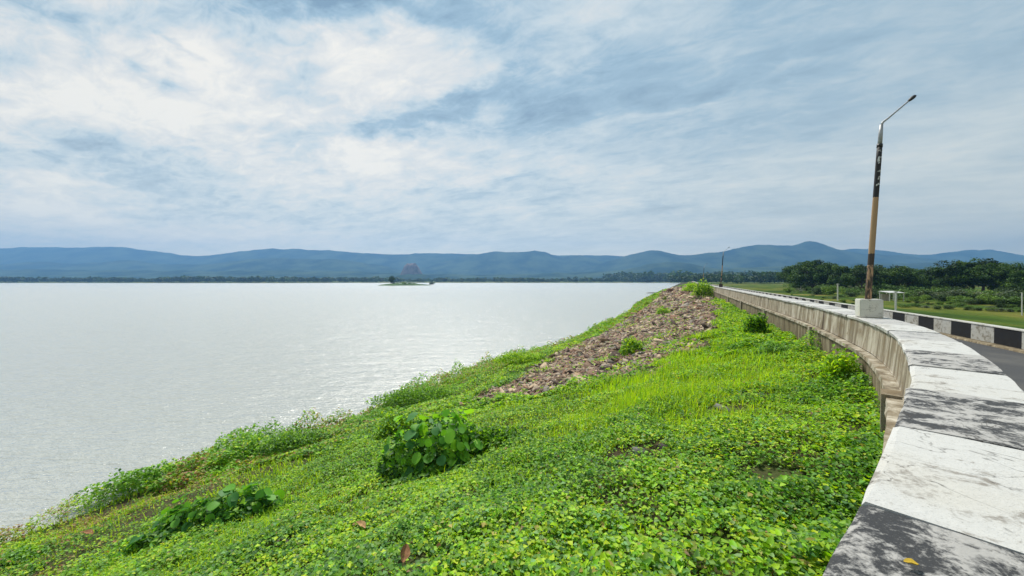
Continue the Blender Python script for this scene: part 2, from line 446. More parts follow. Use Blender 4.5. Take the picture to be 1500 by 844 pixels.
# road surface and its kerb strip
v, f = sweep(sv_near, [(THK - .02, ZR), (1.6, ZR + .03), (3.0, ZR + .03), (4.93, ZR)], False)
tag(obj('road', mesh('road', v, f, M_road)), kind='structure')
v, f = sweep(sv_near, [(-.6, 3.2), (THK, 3.2), (5.8, 3.2), (5.8, ZR - .02), (-.05, ZR - .02), (-.05, 4.1)], False)
tag(obj('dam_core', mesh('dam_core', v, f, M_soil)), kind='structure')
v, f = sweep(sv_near, [(4.68, ZR + .002), (4.70, ZR + .05), (4.95, ZR + .055), (4.95, ZR - .05)], False, .01)
tag(obj('road_edge_strip', mesh('road_edge_strip', v, f, M_lower)), kind='structure')

# parapet wall on the lake side
bx, by = along(np.array([6.0])); WB = (float(bx[0]), float(by[0]), 4.4)
wall = thing('parapet_wall', 'long curved concrete parapet beside the embankment, painted white and black on top', 'wall', WB)
kw = dict(ox=WB[0], oy=WB[1], oz=WB[2])
v, f = sweep(sv_near, [(-.055, ZL + .014), (-.05, ZL + .02), (.0, ZT - .065), (THK, ZT - .065), (THK, ZR - .1), (.05, ZR - .1), (.05, ZL + .014)], True, .005, 3, **kw)
obj('upper_band', mesh('upper_band', v, f, M_face, smooth=False), wall)
v, f = sweep(sv_near, [(.03, ZL - .004), (-.19, ZL - .004), (-.20, ZL - .075), (.03, ZL - .08)], True, .018, 6, **kw)
obj('ledge', mesh('ledge', v, f, M_face, smooth=False), wall)
v, f = sweep(sv_near, [(.03, ZL - .084), (-.155, ZL - .084), (-.17, 3.9), (.03, 3.9)], True, .018, 8, **kw)
obj('lower_face', mesh('lower_face', v, f, M_lower, smooth=False), wall)
for s0 in (4.45, 12.6, 20.5, 28.5, 36.5, 44.5, 52.5, 60.5):
    sv = np.linspace(s0, s0 + .32, 4)
    top = ZL + (.03 if s0 < 5 else -.001)
    v, f = sweep(sv, [(.0, top), (-.235, top), (-.25, 3.9), (.0, 3.9)], True, .012, 9, **kw)
    obj('buttress', mesh('buttress', v, f, M_face, smooth=False), wall)
# coping slabs
LB = 1.10
for i in range(-7, 190):
    s0 = i * LB; s1 = s0 + LB
    black = i % 2 != 0
    sv = np.linspace(s0 + .005, s1 - .005, 9 if i < 20 else 3)
    dz = .004 * math.sin(i * 2.3); o0 = -.035 + .008 * math.sin(i * 4.1)
    v, f = sweep(sv, [(o0, ZT - .058), (o0 - .004, ZT - .014 + dz), (o0 + .018, ZT + dz), (.2, ZT + .004 + dz), (THK + .02, ZT + dz), (THK + .035, ZT - .02 + dz), (THK + .03, ZT - .058)], True, .010 if i < 20 else .004, 20 + i, **kw)
    if black: m0 = M_black0 if i == -1 else M_black if (i in (1, 3) or i < -1) else M_grey
    else: m0 = M_white
    obj('coping_slab', mesh('coping_slab', v, f, m0, smooth=False), wall)
sv = np.arange(190 * LB, 640, 8.0)
v, f = sweep(sv, [(-.03, ZT - .06), (-.03, ZT), (THK, ZT), (THK, ZT - .06)], True, **kw)
obj('far_coping', mesh('far_coping', v, f, M_white, smooth=False), wall)

# roadside parapet on the land side
OFF = 4.95
bx, by = along(np.array([14.0]), OFF); KB = (float(bx[0]), float(by[0]), ZR)
kerb = thing('roadside_parapet', 'low kerb wall of alternating black and white blocks along the far edge of the road', 'kerb wall', KB)
kk = dict(ox=KB[0], oy=KB[1], oz=KB[2])
# find the joint phase so that a joint falls where it was measured
LK = 1.04
for i in range(-6, 160):
    s0 = 12.45 + i * LK
    sv = np.linspace(s0 + .004, s0 + LK - .004, 3)
    v, f = sweep(sv, [(OFF, ZR - .1), (OFF + .012, ZP - .036), (OFF + .22, ZP - .036), (OFF + .22, ZR - .1)], True, .004, 50 + i, **kk)
    obj('kerb_block', mesh('kerb_block', v, f, M_kblack if i % 2 == 0 else M_kwhite, smooth=False), kerb)
for i in range(-2, 60):
    s0 = 12.45 + i * 3 * LK; sv = np.linspace(s0, s0 + 3 * LK - .006, 4)
    v, f = sweep(sv, [(OFF - .004, ZP - .034), (OFF + .002, ZP - .006), (OFF + .03, ZP), (OFF + .22, ZP), (OFF + .24, ZP - .034)], True, .006, 90 + i, **kk)
    obj('capping', mesh('capping', v, f, M_kwhite, smooth=False), kerb)

# downstream land: slope then flat fields
def landz(x, y, off):
    base = np.interp(off, [0, 1.2, 12, 40], [ZR - .1, ZR - .15, 1.6, 1.3])
    return base + (fbm(x * .03, y * .03, 4, 31) - .5) * 1.0 * np.clip(off / 30 - .3, 0, 1) + (fbm(x * .3, y * .3, 3, 33) - .5) * .25 * np.clip(off / 3 - .4, 0, 1)


ys = geo(-540, 1040, 260, 400) if False else np.concatenate([-geo(8, 540, 30, 20)[::-1], geo(-6, 1110, 260, 10)])
offs = geo(.22, 7000, 190, 2.0)
YY = np.repeat(ys[:, None], len(offs), 1)
ydy = (xw(YY + .5) - xw(YY - .5)); cosf = 1 / np.sqrt(1 + ydy ** 2)
XX = xw(YY) + (OFF + offs[None, :]) / cosf
ZZ = landz(XX, YY, np.repeat(offs[None, :], len(ys), 0))
tag(obj('field', mesh('field', np.stack([XX, YY, ZZ], -1), grid(len(ys), len(offs)), M_field, uniform=4)), kind='structure')


def farshore(x):   # distance of the far bank
    return 1085 + 60 * (fbm(x * .004, x * 0, 4, 77) - .5) * 2 + np.where(x < -500, -60, 0)


xsF = np.linspace(-8000, 8000, 700); tt = np.concatenate([np.linspace(0, 1, 14) ** 2 * .06, np.linspace(.07, 1, 60)])
FX = np.repeat(xsF[:, None], len(tt), 1); y0 = np.where(FX > 420, 1085, farshore(FX)); FY = y0 + tt[None, :] * (6350 - y0)
FZ = np.interp(tt, [0, .001, .004, .02, 1], [-1, -.2, .7, 1.6, 1.8])[None, :] + (fbm(FX * .004, FY * .004, 3, 41)) * 1.5 * (tt > .002)
tag(obj('far_shore', mesh('far_shore', np.stack([FX, FY, FZ], -1), grid(len(xsF), len(tt))[:, ::-1], M_field, uniform=4)), kind='structure')


# hills
def ridge(name, pts, D, W1, W2, amp, seed, mat_=M_hill, rows=46, cols=420, kind='structure', jag=.6):
    px = np.array([p[0] for p in pts], float); py = np.array([p[1] for p in pts], float)
    q = np.linspace(px[0], px[-1], cols); ht = np.interp(q, px, py)
    k = np.ones(9) / 9; ht = np.convolve(np.pad(ht, 4, 'edge'), k, 'valid')
    crest = (411 - ht) / F * D + CAMZ + ((fbm(q * .06, q * 0, 5, seed) - .5) * 5.5) * jag * D / F
    X0 = (q - 750) / F * D
    tr = np.linspace(-1, 1, rows)
    V = np.zeros((cols, rows, 3))
    for j, tv in enumerate(tr):
        yv = D + (tv * W1 if tv < 0 else tv * W2)
        e = max(0.0, 1 - abs(tv)); sh = e ** 1.0
        sx = X0 * (yv / D if False else 1)
        n = (fbm(sx / amp, np.full(cols, yv) / amp, 5, seed + 3) - .5)
        yo = n * W1 * .5 * (1 - e) * e * 4
        V[:, j, 0] = sx; V[:, j, 1] = yv + yo
        V[:, j, 2] = np.maximum(crest, 3) * sh * (1 + n * 2.4 * (1 - e) * min(1, e * 3)) - 2 * (e <= 0)
    o = obj(name, mesh(name, V, grid(cols, rows)[:, ::-1], mat_, uniform=4)); tag(o, kind=kind); return o


ridge('hills', [(-700, 380), (-400, 360), (-150, 372), (0, 365), (60, 360), (100, 363), (150, 359), (200, 363), (240, 369), (285, 375), (330, 372), (370, 364), (430, 364), (480, 366), (530, 370), (575, 373), (610, 371), (660, 371), (700, 372), (760, 374), (820, 373), (870, 374), (930, 374), (1000, 376), (1100, 380), (1180, 372), (1230, 364), (1265, 363), (1300, 366), (1325, 374), (1370, 372), (1395, 368), (1445, 363), (1475, 371), (1500, 375), (1600, 370), (1900, 380), (2200, 390)], 5600, 1100, 500, 600, 5)
ridge('hills', [(585, 404), (620, 392), (650, 383), (672, 377), (700, 371), (725, 367), (745, 369), (765, 368), (785, 366), (800, 370), (818, 377), (835, 374), (850, 373), (870, 378), (890, 388), (920, 402)], 5000, 900, 600, 420, 17)
ridge('hills', [(830, 404), (870, 389), (900, 379), (920, 373), (955, 365), (975, 369), (1000, 374), (1030, 371), (1060, 368), (1090, 360), (1110, 357), (1135, 358), (1160, 358), (1187, 352), (1205, 356), (1225, 365), (1260, 370), (1300, 373), (1330, 375), (1370, 380), (1420, 384), (1500, 388), (1650, 400)], 4600, 1000, 800, 420, 27)
ridge('hills', [(-600, 398), (-200, 396), (0, 395), (60, 394), (150, 396), (300, 397), (420, 396), (520, 398), (640, 402), (760, 402), (900, 397), (945, 388), (985, 381), (1010, 387), (1050, 394), (1100, 392), (1180, 388), (1300, 386), (1420, 384), (1500, 382), (1800, 384)], 3300, 700, 500, 300, 37)

ridge('hills', [(-500, 392), (-200, 384), (0, 388), (50, 383), (110, 387), (180, 381), (240, 386), (300, 388), (350, 381), (400, 377), (450, 380), (500, 379), (545, 386), (590, 396), (640, 402)], 4300, 800, 600, 360, 53)
# rock peak rising behind the island
pk = thing('rocky_peak', 'steep bare reddish rock dome rising from a wooded cone behind the small island', 'rock peak', ((603 - 750) / F * 2600, 2600, 0))
n, mrow = 40, 26
for nm, prof_, mm, sd in (('wooded_base', [(0, .52), (.15, .50), (.35, .40), (.55, .30), (.8, .08), (1, -.05)], M_hill, 3), ('rock_dome', [(0, 1.0), (.14, .98), (.24, .80), (.32, .50), (.38, .30), (.42, .1)], M_rock, 9)):
    V = []
    r_ = np.linspace(0, 1 if nm == 'wooded_base' else .42, mrow)
    for a in range(n):
        th = 2 * math.pi * a / n
        for rr in r_:
            wob = 1 + .35 * (vnoise(np.array([math.cos(th) * 2 + 5]), np.array([math.sin(th) * 2 + 5 + rr]), sd)[0] - .5)
            z = np.interp(rr, [p[0] for p in prof_], [p[1] for p in prof_]) * 122
            V.append((math.cos(th) * rr * 215 * wob, math.sin(th) * rr * 190 * wob, z * (1 + .12 * (vnoise(np.array([math.cos(th) * rr * 9 + 9]), np.array([math.sin(th) * rr * 9 + 9]), sd + 4)[0] - .5))))
    Fc = []
    for a in range(n):
        b = (a + 1) % n
        for k in range(mrow - 1): Fc.append((a*mrow+k, a*mrow+k+1, b*mrow+k+1, b*mrow+k))
    obj(nm, mesh(nm, V, Fc, mm), pk)


# ------------------------------------------------------------------ foliage builders
def blades(n, base, nrm_tilt, size, colr, shape='leaf', aspect=.8, yaw=None, fold=.25, curl=.0):
    """n leaves as small meshes. base: n x 3 centres; returns verts, faces(tri), colours"""
    if shape == 'leaf':      # heart shaped, six points, folded on its midrib
        T = np.array([(0, 0, 0), (-.50, -.16, fold), (-.42, .42, fold * .6), (0, 1, -.12), (.42, .42, fold * .6), (.50, -.16, fold)], float)
        T[:, 0] *= aspect; Tf = np.array([(0, 1, 2), (0, 2, 3), (0, 3, 4), (0, 4, 5)])[:, ::-1]
    elif shape == 'quad':    # diamond of two triangles
        T = np.array([(0, -.5, 0), (-.42 * aspect, 0, fold), (0, .5, 0), (.42 * aspect, 0, fold)], float); Tf = np.array([(0, 2, 1), (0, 3, 2)])
    else:                    # grass blade
        T = np.array([(-.5, 0, 0), (.5, 0, 0), (.28, .6, .0), (-.28, .6, .0), (0, 1, 0)], float); T[:, 0] *= aspect; T[4, 2] -= curl; Tf = np.array([(0, 1, 2), (0, 2, 3), (3, 2, 4)])
    yaw = rng.uniform(0, 2 * np.pi, n) if yaw is None else yaw
    pt = nrm_tilt
    k = len(T)
    L = T[None] * size[:, None, None]
    y1 = L[..., 1] * np.cos(pt)[:, None] - L[..., 2] * np.sin(pt)[:, None]; z1 = L[..., 1] * np.sin(pt)[:, None] + L[..., 2] * np.cos(pt)[:, None]; x1 = L[..., 0]
    cx = np.cos(yaw)[:, None]; sx = np.sin(yaw)[:, None]
    V = np.stack([x1 * cx - y1 * sx, x1 * sx + y1 * cx, z1], -1) + base[:, None, :]
    Fc = (np.arange(n)[:, None, None] * k + Tf[None]).reshape(-1, 3)
    return V.reshape(-1, 3), Fc, np.repeat(colr, k, 0)


def merge(sets):
    V = np.concatenate([s[0] for s in sets]); C_ = np.concatenate([s[2] for s in sets]); n = 0; Fs = []
    for s in sets: Fs.append(s[1] + n); n += len(s[0])
    return V, np.concatenate(Fs), C_


PAL = np.array([(.125, .300, .016), (.245, .470, .014), (.400, .590, .016), (.045, .150, .020), (.200, .390, .120), (.36, .36, .09), (.26, .15, .07)])


def inpoly(x, y, poly):
    ins = np.zeros(len(x), bool); n = len(poly)
    for i in range(n):
        x1, y1 = poly[i][:2]; x2, y2 = poly[(i + 1) % n][:2]
        c_ = (y1 > y) != (y2 > y); xi = x1 + (y - y1) * (x2 - x1) / (y2 - y1 + 1e-12); ins ^= c_ & (x < xi)
    return ins


# outline of the bare stone pitching, in plan
RIP_UP = [(680, 594), (740, 585), (795, 576), (845, 565), (920, 549), (975, 550), (1008, 530), (1022, 512), (1034, 490), (1054, 472), (1060, 452), (1048, 434), (1030, 424)]
RIP_LO = [(985, 420), (964, 437), (938, 457), (908, 476), (872, 495), (828, 511), (800, 528), (779, 544), (733, 569), (690, 584)]
RIP = [ray(*p) for p in RIP_UP] + [ray(*p) for p in RIP_LO]


def ripdens(x, y):
    """1 on the stone pitching, 0 on the green slope, ragged edge"""
    jx = (fbm(x * .9, y * .9, 3, 61) - .5) * 2.0; jy = (fbm(x * .9, y * .9, 3, 62) - .5) * 3.0
    return inpoly(x + jx, y + jy, RIP)


def scatter(n, y0, y1, umin, umax, pw):
    """points on the slope, density falling with distance as y**-pw"""
    r = rng.random(n)
    if abs(pw - 1) < 1e-6: y = y0 * (y1 / y0) ** r
    else: a = 1 - pw; y = (y0 ** a + r * (y1 ** a - y0 ** a)) ** (1 / a)
    wd = (xw(y) - xs_(y)); u = rng.uniform(umin, umax, n)
    keep = rng.random(n) < wd / wd.max()
    y = y[keep]; u = u[keep]; x = xw(y) - u * (xw(y) - xs_(y))
    # inside the view, with a margin
    keep = np.abs(x) < (np.abs(y) * 1.34 + 3.5) * 1.12
    return x[keep], y[keep], u[keep]


def palette(x, y, u, n):
    """species patches: mixes of leaf tints that vary over the ground"""
    a = fbm(x * .35, y * .35, 3, 81); b = fbm(x * .8, y * .8, 3, 82); r = rng.random(n)
    near = np.clip((6 - y) / 4, 0, 1)
    k = np.where(r < .28 + .9 * (a - .5), 2, np.where(r < .72, 1, 0))
    k = np.where((b > .60) & (rng.random(n) < .6), 0, k)
    k = np.where(rng.random(n) < .08 + .10 * near, 4, k)
    k = np.where(rng.random(n) < .10, 3, k)
    bx_ = np.clip((u - .70) * 5, 0, 1) * np.clip((fbm(x * .5, y * .5, 3, 83) - .44) * 12, 0, 1) * np.where(y < 14, 1.25, 1)
    k = np.where(rng.random(n) < .005 + bx_ * .55, 6, k); k = np.where(rng.random(n) < .03 + bx_ * .3, 5, k)
    dk_ = fbm(x * .55 + 9, y * .55, 4, 84) + near * 0; k = np.where((dk_ > .56) & (rng.random(n) < np.clip((dk_ - .56) * 9, 0, .55)), np.where(rng.random(n) < .4, 3, 0), k)
    c_ = PAL[k] * rng.uniform(.75, 1.25, n)[:, None]
    c_[:, 0] *= rng.uniform(.8, 1.25, n); return c_


def canopy(x, y): return .02 + .40 * np.clip(fbm(x * 1.1, y * 1.1, 3, 91) - .35, 0, 1) + .10 * fbm(x * 3, y * 3, 2, 92)


# holes in the cover where soil and stones show
HOLES = [(415, 800, .20), (90, 775, .5), (170, 745, .6), (250, 722, .55), (330, 690, .5), (760, 640, .3), (1140, 700, .25), (880, 700, .2), (610, 832, .16), (940, 660, .26), (968, 652, .2), (905, 672, .18), (1110, 580, .36), (1062, 600, .3), (985, 566, .3)]
HP = [(*ray(a, b)[:2], r) for a, b, r in HOLES]


def holes(x, y):
    k = np.ones(len(x), bool); rr_ = rng.random(len(x)) < .16
    for hx, hy, r in HP:
        if r > 0: k &= ((x - hx) ** 2 + (y - hy) ** 2 > (r * (.3 + 1.5 * fbm(x * 4, y * 4, 3, 95))) ** 2) | rr_
    return k


# broad leaved creeping cover, near
sets = []
x, y, u = scatter(850000, 1.0, 11, .005, 1.035, .9)
k = holes(x, y) & ~ripdens(x, y) & (rng.random(len(x)) < np.clip(-.50 + 2.5 * fbm(x * 1.5, y * 1.5, 4, 93), .05, 1)); k &= ~((u > .72) & (fbm(x * .6, y * .6, 3, 94) > .60) & (rng.random(len(x)) < .8))
x, y, u = x[k], y[k], u[k]; n = len(x)
lay = rng.random(n) ** .55
edge = np.exp(-((u - 1.0) / .05) ** 2) * np.clip(fbm(x * 1.6, y * 1.6, 3, 97) - .42, 0, 1) * 1.1 + np.exp(-(u / .035) ** 2) * np.clip(fbm(x * 1.3, y * 1.3, 3, 99) - .36, 0, 1) * 1.6 * (y > 2.6)
z = np.maximum(hgt(x, y), -.02) + lay * (canopy(x, y) + edge)
size = (.020 + .046 * rng.random(n) ** 1.6) * (1 + .25 * (fbm(x * .5, y * .5, 2, 96) - .5))
cl_ = palette(x, y, u, n); ti_ = rng.normal(.25, .38, n); nr_ = y < 2.9
for q_, shp in ((nr_, 'leaf'), (~nr_, 'quad')): sets.append(blades(int(q_.sum()), np.stack([x, y, z], 1)[q_], ti_[q_], size[q_] * (1 if shp == 'leaf' else 1.1), cl_[q_], shp, .8 if shp == 'leaf' else 1.05))
v, f, c_ = merge(sets)
gc = obj('ground_cover', mesh('ground_cover', v, f, M_leaf, smooth=False, col=c_, uniform=3)); tag(gc, 'dense bright green creeping leaves covering the embankment', 'ground cover', kind='stuff')
print('near leaves', n)
# the same cover further off, coarser
x, y, u = scatter(270000, 11, 260, -.0, 1.03, 1.75)
edge = (u > .90)
k = ~ripdens(x, y) | (rng.random(len(x)) < .02 + .25 * np.clip((fbm(x * .5, y * .5, 3, 98) - .60) * 10, 0, 1))
x, y, u = x[k], y[k], u[k]; n = len(x)
lay = rng.random(n) ** .6
ht = canopy(x, y) * (1 + 2.4 * np.exp(-((u - .97) / .06) ** 2))
z = np.maximum(hgt(x, y), -.05) + lay * ht * 1.3
size = rng.uniform(.06, .12, n) * np.maximum(1, y / 22)
c_ = palette(x, y, u, n); c_ = np.where((u > .8)[:, None] & (rng.random(n) < .4)[:, None], PAL[0] * 1.2, c_)
v, f, c2 = blades(n, np.stack([x, y, z], 1), rng.normal(.3, .4, n), size, c_, 'quad', 1.0)
o = obj('ground_cover', mesh('ground_cover', v, f, M_leaf, smooth=False, col=c2, uniform=3)); tag(o, 'finer green cover further along the slope and water edge', 'ground cover', kind='stuff')
print('far leaves', n)

# upright grass: yellow green strip along the wall, over the top of the stones, tufts through the cover
x, y, u = scatter(420000, 1.5, 120, .004, 1.0, 1.35)
g = fbm(x * .45, y * .45, 3, 101)
strip = np.clip(1.25 - np.abs(u - .20) / .16, 0, 1) * np.clip((y - 5) / 3, 0, 1)
band = np.clip(1 - np.abs(y - 9.5) / 2.4, 0, 1) * (u < .62)
want = np.maximum.reduce([strip * 1.0, band * .30, (g > .55) * .34, (u > .86) * .35, np.full(len(x), .045)])
k = (rng.random(len(x)) < want) & ~ripdens(x, y) & holes(x, y)
x, y, u = x[k], y[k], u[k]; n = len(x)
st_ = np.clip(1.25 - np.abs(u - .20) / .16, 0, 1) * np.clip((y - 5) / 3, 0, 1)
hg = rng.uniform(.08, .22, n) * (1 + .7 * st_) * (.6 + .9 * fbm(x * 1.2, y * 1.2, 3, 103)) * np.where(y < 5, .75, 1)
wd = .012 * np.maximum(1, y / 5)
cg = np.where((rng.random(n) < .7)[:, None], PAL[2], PAL[1]) * rng.uniform(.8, 1.25, n)[:, None]
cg = np.where((rng.random(n) < .05)[:, None], PAL[5], cg)
v, f, c2 = blades(n, np.stack([x, y, hgt(x, y) - .01], 1), rng.normal(1.25, .3, n), hg, cg, 'grass', 1.0, curl=.25)
V3 = v.reshape(n, 5, 3); cen = V3[:, :2].mean(1, keepdims=True)
wsc = (wd / hg)[:, None, None]                       # make blades narrow
axis = V3[:, 1] - V3[:, 0]; axis /= np.linalg.norm(axis, axis=1, keepdims=True)
d = ((V3 - cen) * axis[:, None]).sum(-1, keepdims=True); V3 = V3 - axis[:, None] * d * (1 - wsc)
o = obj('grass', mesh('grass', V3.reshape(-1, 3), f, M_leaf, smooth=False, col=c2, uniform=3)); tag(o, 'tall yellow green grass along the wall foot and over the slope', 'grass', kind='stuff')
print('grass', n)

# ------------------------------------------------------------------ stone pitching
ico = bpy.data.meshes.new('tmp')
import bmesh
bm = bmesh.new(); bmesh.ops.create_icosphere(bm, subdivisions=1, radius=1); ICO_V = np.array([q.co[:] for q in bm.verts]); ICO_F = np.array([[q.index for q in p.verts] for p in bm.faces]); bm.free()
# 42 verts 80 tris; a lighter angular 12 point version too
ph = (1 + 5 ** .5) / 2
I12 = np.array([(-1, ph, 0), (1, ph, 0), (-1, -ph, 0), (1, -ph, 0), (0, -1, ph), (0, 1, ph), (0, -1, -ph), (0, 1, -ph), (ph, 0, -1), (ph, 0, 1), (-ph, 0, -1), (-ph, 0, 1)]) / 1.9
F12 = np.array([(0, 11, 5), (0, 5, 1), (0, 1, 7), (0, 7, 10), (0, 10, 11), (1, 5, 9), (5, 11, 4), (11, 10, 2), (10, 7, 6), (7, 1, 8), (3, 9, 4), (3, 4, 2), (3, 2, 6), (3, 6, 8), (3, 8, 9), (4, 9, 5), (2, 4, 11), (6, 2, 10), (8, 6, 7), (9, 8, 1)])
STC = np.array([(.28, .205, .135), (.20, .14, .10), (.36, .30, .23), (.17, .12, .10), (.23, .21, .18), (.08, .06, .05), (.46, .37, .26), (.26, .16, .11)])


def rockverts(sx, sy, sz, j=.28):
    v_ = I12 * (1 + rng.uniform(-j, j, (12, 1))) + rng.uniform(-.12, .12, (12, 3)); v_[:, 2] = np.clip(v_[:, 2], -.7, .5); return v_ * (sx, sy, sz)


N = 150000
x, y, u = scatter(N, 6, 260, .05, 1.0, 1.7)
k = inpoly(x + (fbm(x, y, 3, 65) - .5) * 1.2, y + (fbm(x, y, 3, 66) - .5) * 1.6, RIP)
x, y, u = x[k], y[k], u[k]
size = rng.gamma(3.2, .025, len(x)) * np.clip(y / 22, .85, 6) + .03
o_ = np.argsort(-size / y); x, y, size = x[o_][:24000], y[o_][:24000], size[o_][:24000]
n = len(x); print('stones', n)
variants = []
for i in range(24):
    vv = rockverts(1.35, .95, .40)
    variants.append(mesh('stone', vv, F12, M_stone, smooth=False, col=STC[i % 8] * rng.uniform(.8, 1.2), uniform=3))
gx = (hgt(x + .1, y) - hgt(x - .1, y)) / .2
for i in range(300):
    o = obj('stone', variants[i % 24], emb, (x[i], y[i], float(hgt(x[i], y[i])) + size[i] * .03))
    o.rotation_euler = (rng.normal(0, .3), math.atan(-gx[i]) + rng.normal(0, .25), rng.uniform(0, 6.28)); s_ = size[i]; o.scale = (s_, s_ * rng.uniform(.7, 1.1), s_ * rng.uniform(.7, 1.3))
m = n - 300; xx, y2, s2 = x[300:], y[300:], size[300:]
base = np.stack([rockverts(1.35, .95, .40) for _ in range(64)]); V = base[rng.integers(0, 64, m)] * s2[:, None, None] * rng.uniform(.75, 1.2, (m, 1, 3))
ya = rng.uniform(0, 6.28, m)[:, None]; ti = rng.normal(0, .35, m)[:, None] - np.arctan(gx[300:])[:, None]
a_ = V[..., 0] * np.cos(ya) - V[..., 1] * np.sin(ya); b_ = V[..., 0] * np.sin(ya) + V[..., 1] * np.cos(ya)
V = np.stack([a_ * np.cos(ti) + V[..., 2] * np.sin(ti), b_, -a_ * np.sin(ti) + V[..., 2] * np.cos(ti)], -1) + np.stack([xx, y2, hgt(xx, y2) + s2 * .02], -1)[:, None]
fc = (np.arange(m)[:, None, None] * 12 + F12[None]).reshape(-1, 3); cc = np.repeat(STC[rng.integers(0, 8, m)] * rng.uniform(.7, 1.25, (m, 1)), 12, 0)
o = obj('stone_pitching', mesh('stone_pitching', V, fc, M_stone, smooth=False, col=cc, uniform=3), emb); tag(o, kind='stuff')


# ------------------------------------------------------------------ plants
def bigleaf_mesh(i):
    """round heart leaf with a fold, veins raised by geometry of the rim"""
    n_ = 12; V_ = [(0, 0, 0), (0, .5, -.05), (0, 1.0, -.16)]
    for sgn in (-1, 1):
        for k_ in range(6):
            a = (k_ + .2) / 6 * math.pi
            r_ = .52 * (1 + .05 * math.sin(3 * a + i)); yv = .46 - math.cos(a) * .56; xv = math.sin(a) * r_ * (1.0 if k_ else .7)
            V_.append((sgn * xv, yv, .10 * math.sin(a) - .12 * yv * yv + .03 * math.sin(i * 2 + k_)))
    Fc = []
    for s_ in (0, 1):
        b = 3 + 6 * s_; sp = [0, b, b+1, b+2, b+3, b+4, b+5, 2]
        tri = [(0, b, b+1), (0, b+1, b+2), (0, b+2, 1), (1, b+2, b+3), (1, b+3, b+4), (1, b+4, 2), (b+4, b+5, 2)]
        Fc += [q if s_ == 0 else q[::-1] for q in tri]
    cols = [(.13, .36, .03), (.20, .48, .03), (.07, .23, .05), (.26, .56, .04)]
    return mesh('leaf', V_, Fc, M_leaf, smooth=True, col=np.array(cols[i % 4]))


BL = [bigleaf_mesh(i) for i in range(8)]


def bigleaf_bush(name, label, px, py, rx, ry, h, nl, ls, dark=False):
    bx_, by_, bz_ = ray(px, py); root = thing(name, label, 'bush', (bx_, by_, bz_ - .02))
    for i in range(7):
        th = rng.uniform(0, 6.28); rr = rng.uniform(.3, .85); e_ = (rx * rr * math.cos(th), ry * rr * math.sin(th), h * rng.uniform(.45, .85))
        v_, f_ = tube([(0, 0, 0), (e_[0] * .4, e_[1] * .4, e_[2] * .65), e_], [.014, .011, .006], 6); obj('stem', mesh('stem', v_, f_, M_stem), root)
    for i in range(nl):
        th = rng.uniform(0, 6.28); ph_ = math.acos(rng.uniform(.0, 1)); rr = rng.uniform(.65, 1.0)
        lump = .72 + .5 * float(fbm(np.array([th * 1.6 + rx * 9]), np.array([ph_ * 2.2]), 2, 5)[0]); rr *= lump * 1.05
        p_ = (rx * rr * math.sin(ph_) * math.cos(th) * 1.1, ry * rr * math.sin(ph_) * math.sin(th), h * (.06 + .9 * rr * math.cos(ph_)))
        gz = float(hgt(bx_ + p_[0], by_ + p_[1])) - bz_
        k_ = rng.integers(0, 8)
        if dark and k_ % 4 in (1, 3): k_ = (k_ + 1) % 8
        o = obj('leaf', BL[k_], root, (p_[0], p_[1], p_[2] + gz * .9))
        o.rotation_euler = (rng.normal(-.35 - .5 * math.sin(ph_), .35), rng.normal(0, .3), th - math.pi / 2 + rng.normal(0, .6)); s_ = rng.uniform(*ls); o.scale = (s_, s_, s_)
    # small undergrowth leaves filling the inside
    n_ = 2600; th = rng.uniform(0, 6.28, n_); rr = rng.random(n_) ** .5; zz = rng.random(n_)
    rr = rr * (.8 + .7 * fbm(th * 1.3 + rx, th * 0, 2, 6)); px_ = rx * rr * np.cos(th) * 1.1; py_ = ry * rr * np.sin(th) * 1.1; gz = hgt(bx_ + px_, by_ + py_) - bz_
    b_ = np.stack([px_, py_, gz + zz * h * np.sqrt(np.clip(1 - rr * rr, 0.02, 1)) * .85], 1)
    v_, f_, c_ = blades(n_, b_, rng.normal(.1, .6, n_), rng.uniform(.05, .11, n_), PAL[rng.choice([0, 3, 3, 1], n_)] * rng.uniform(.7, 1.1, n_)[:, None])
    o = obj('undergrowth', mesh('undergrowth', v_, f_, M_leaf, smooth=False, col=c_, uniform=3), root); tag(o, kind='stuff')
    return root


bigleaf_bush('leafy_bush', 'rounded bush with large round bright leaves in the middle of the green slope', 632, 680, 1.05, .65, 1.15, 290, (.11, .22))
b = bigleaf_bush('leafy_bush', 'low dark green creeping bush near the left water edge of the slope', 318, 765, 1.1, .50, .66, 280, (.10, .20), True)
b2 = bigleaf_bush('leafy_bush', 'small trailing arm of dark leaves at the left foot of the slope', 225, 803, .48, .22, .30, 80, (.10, .17), True)


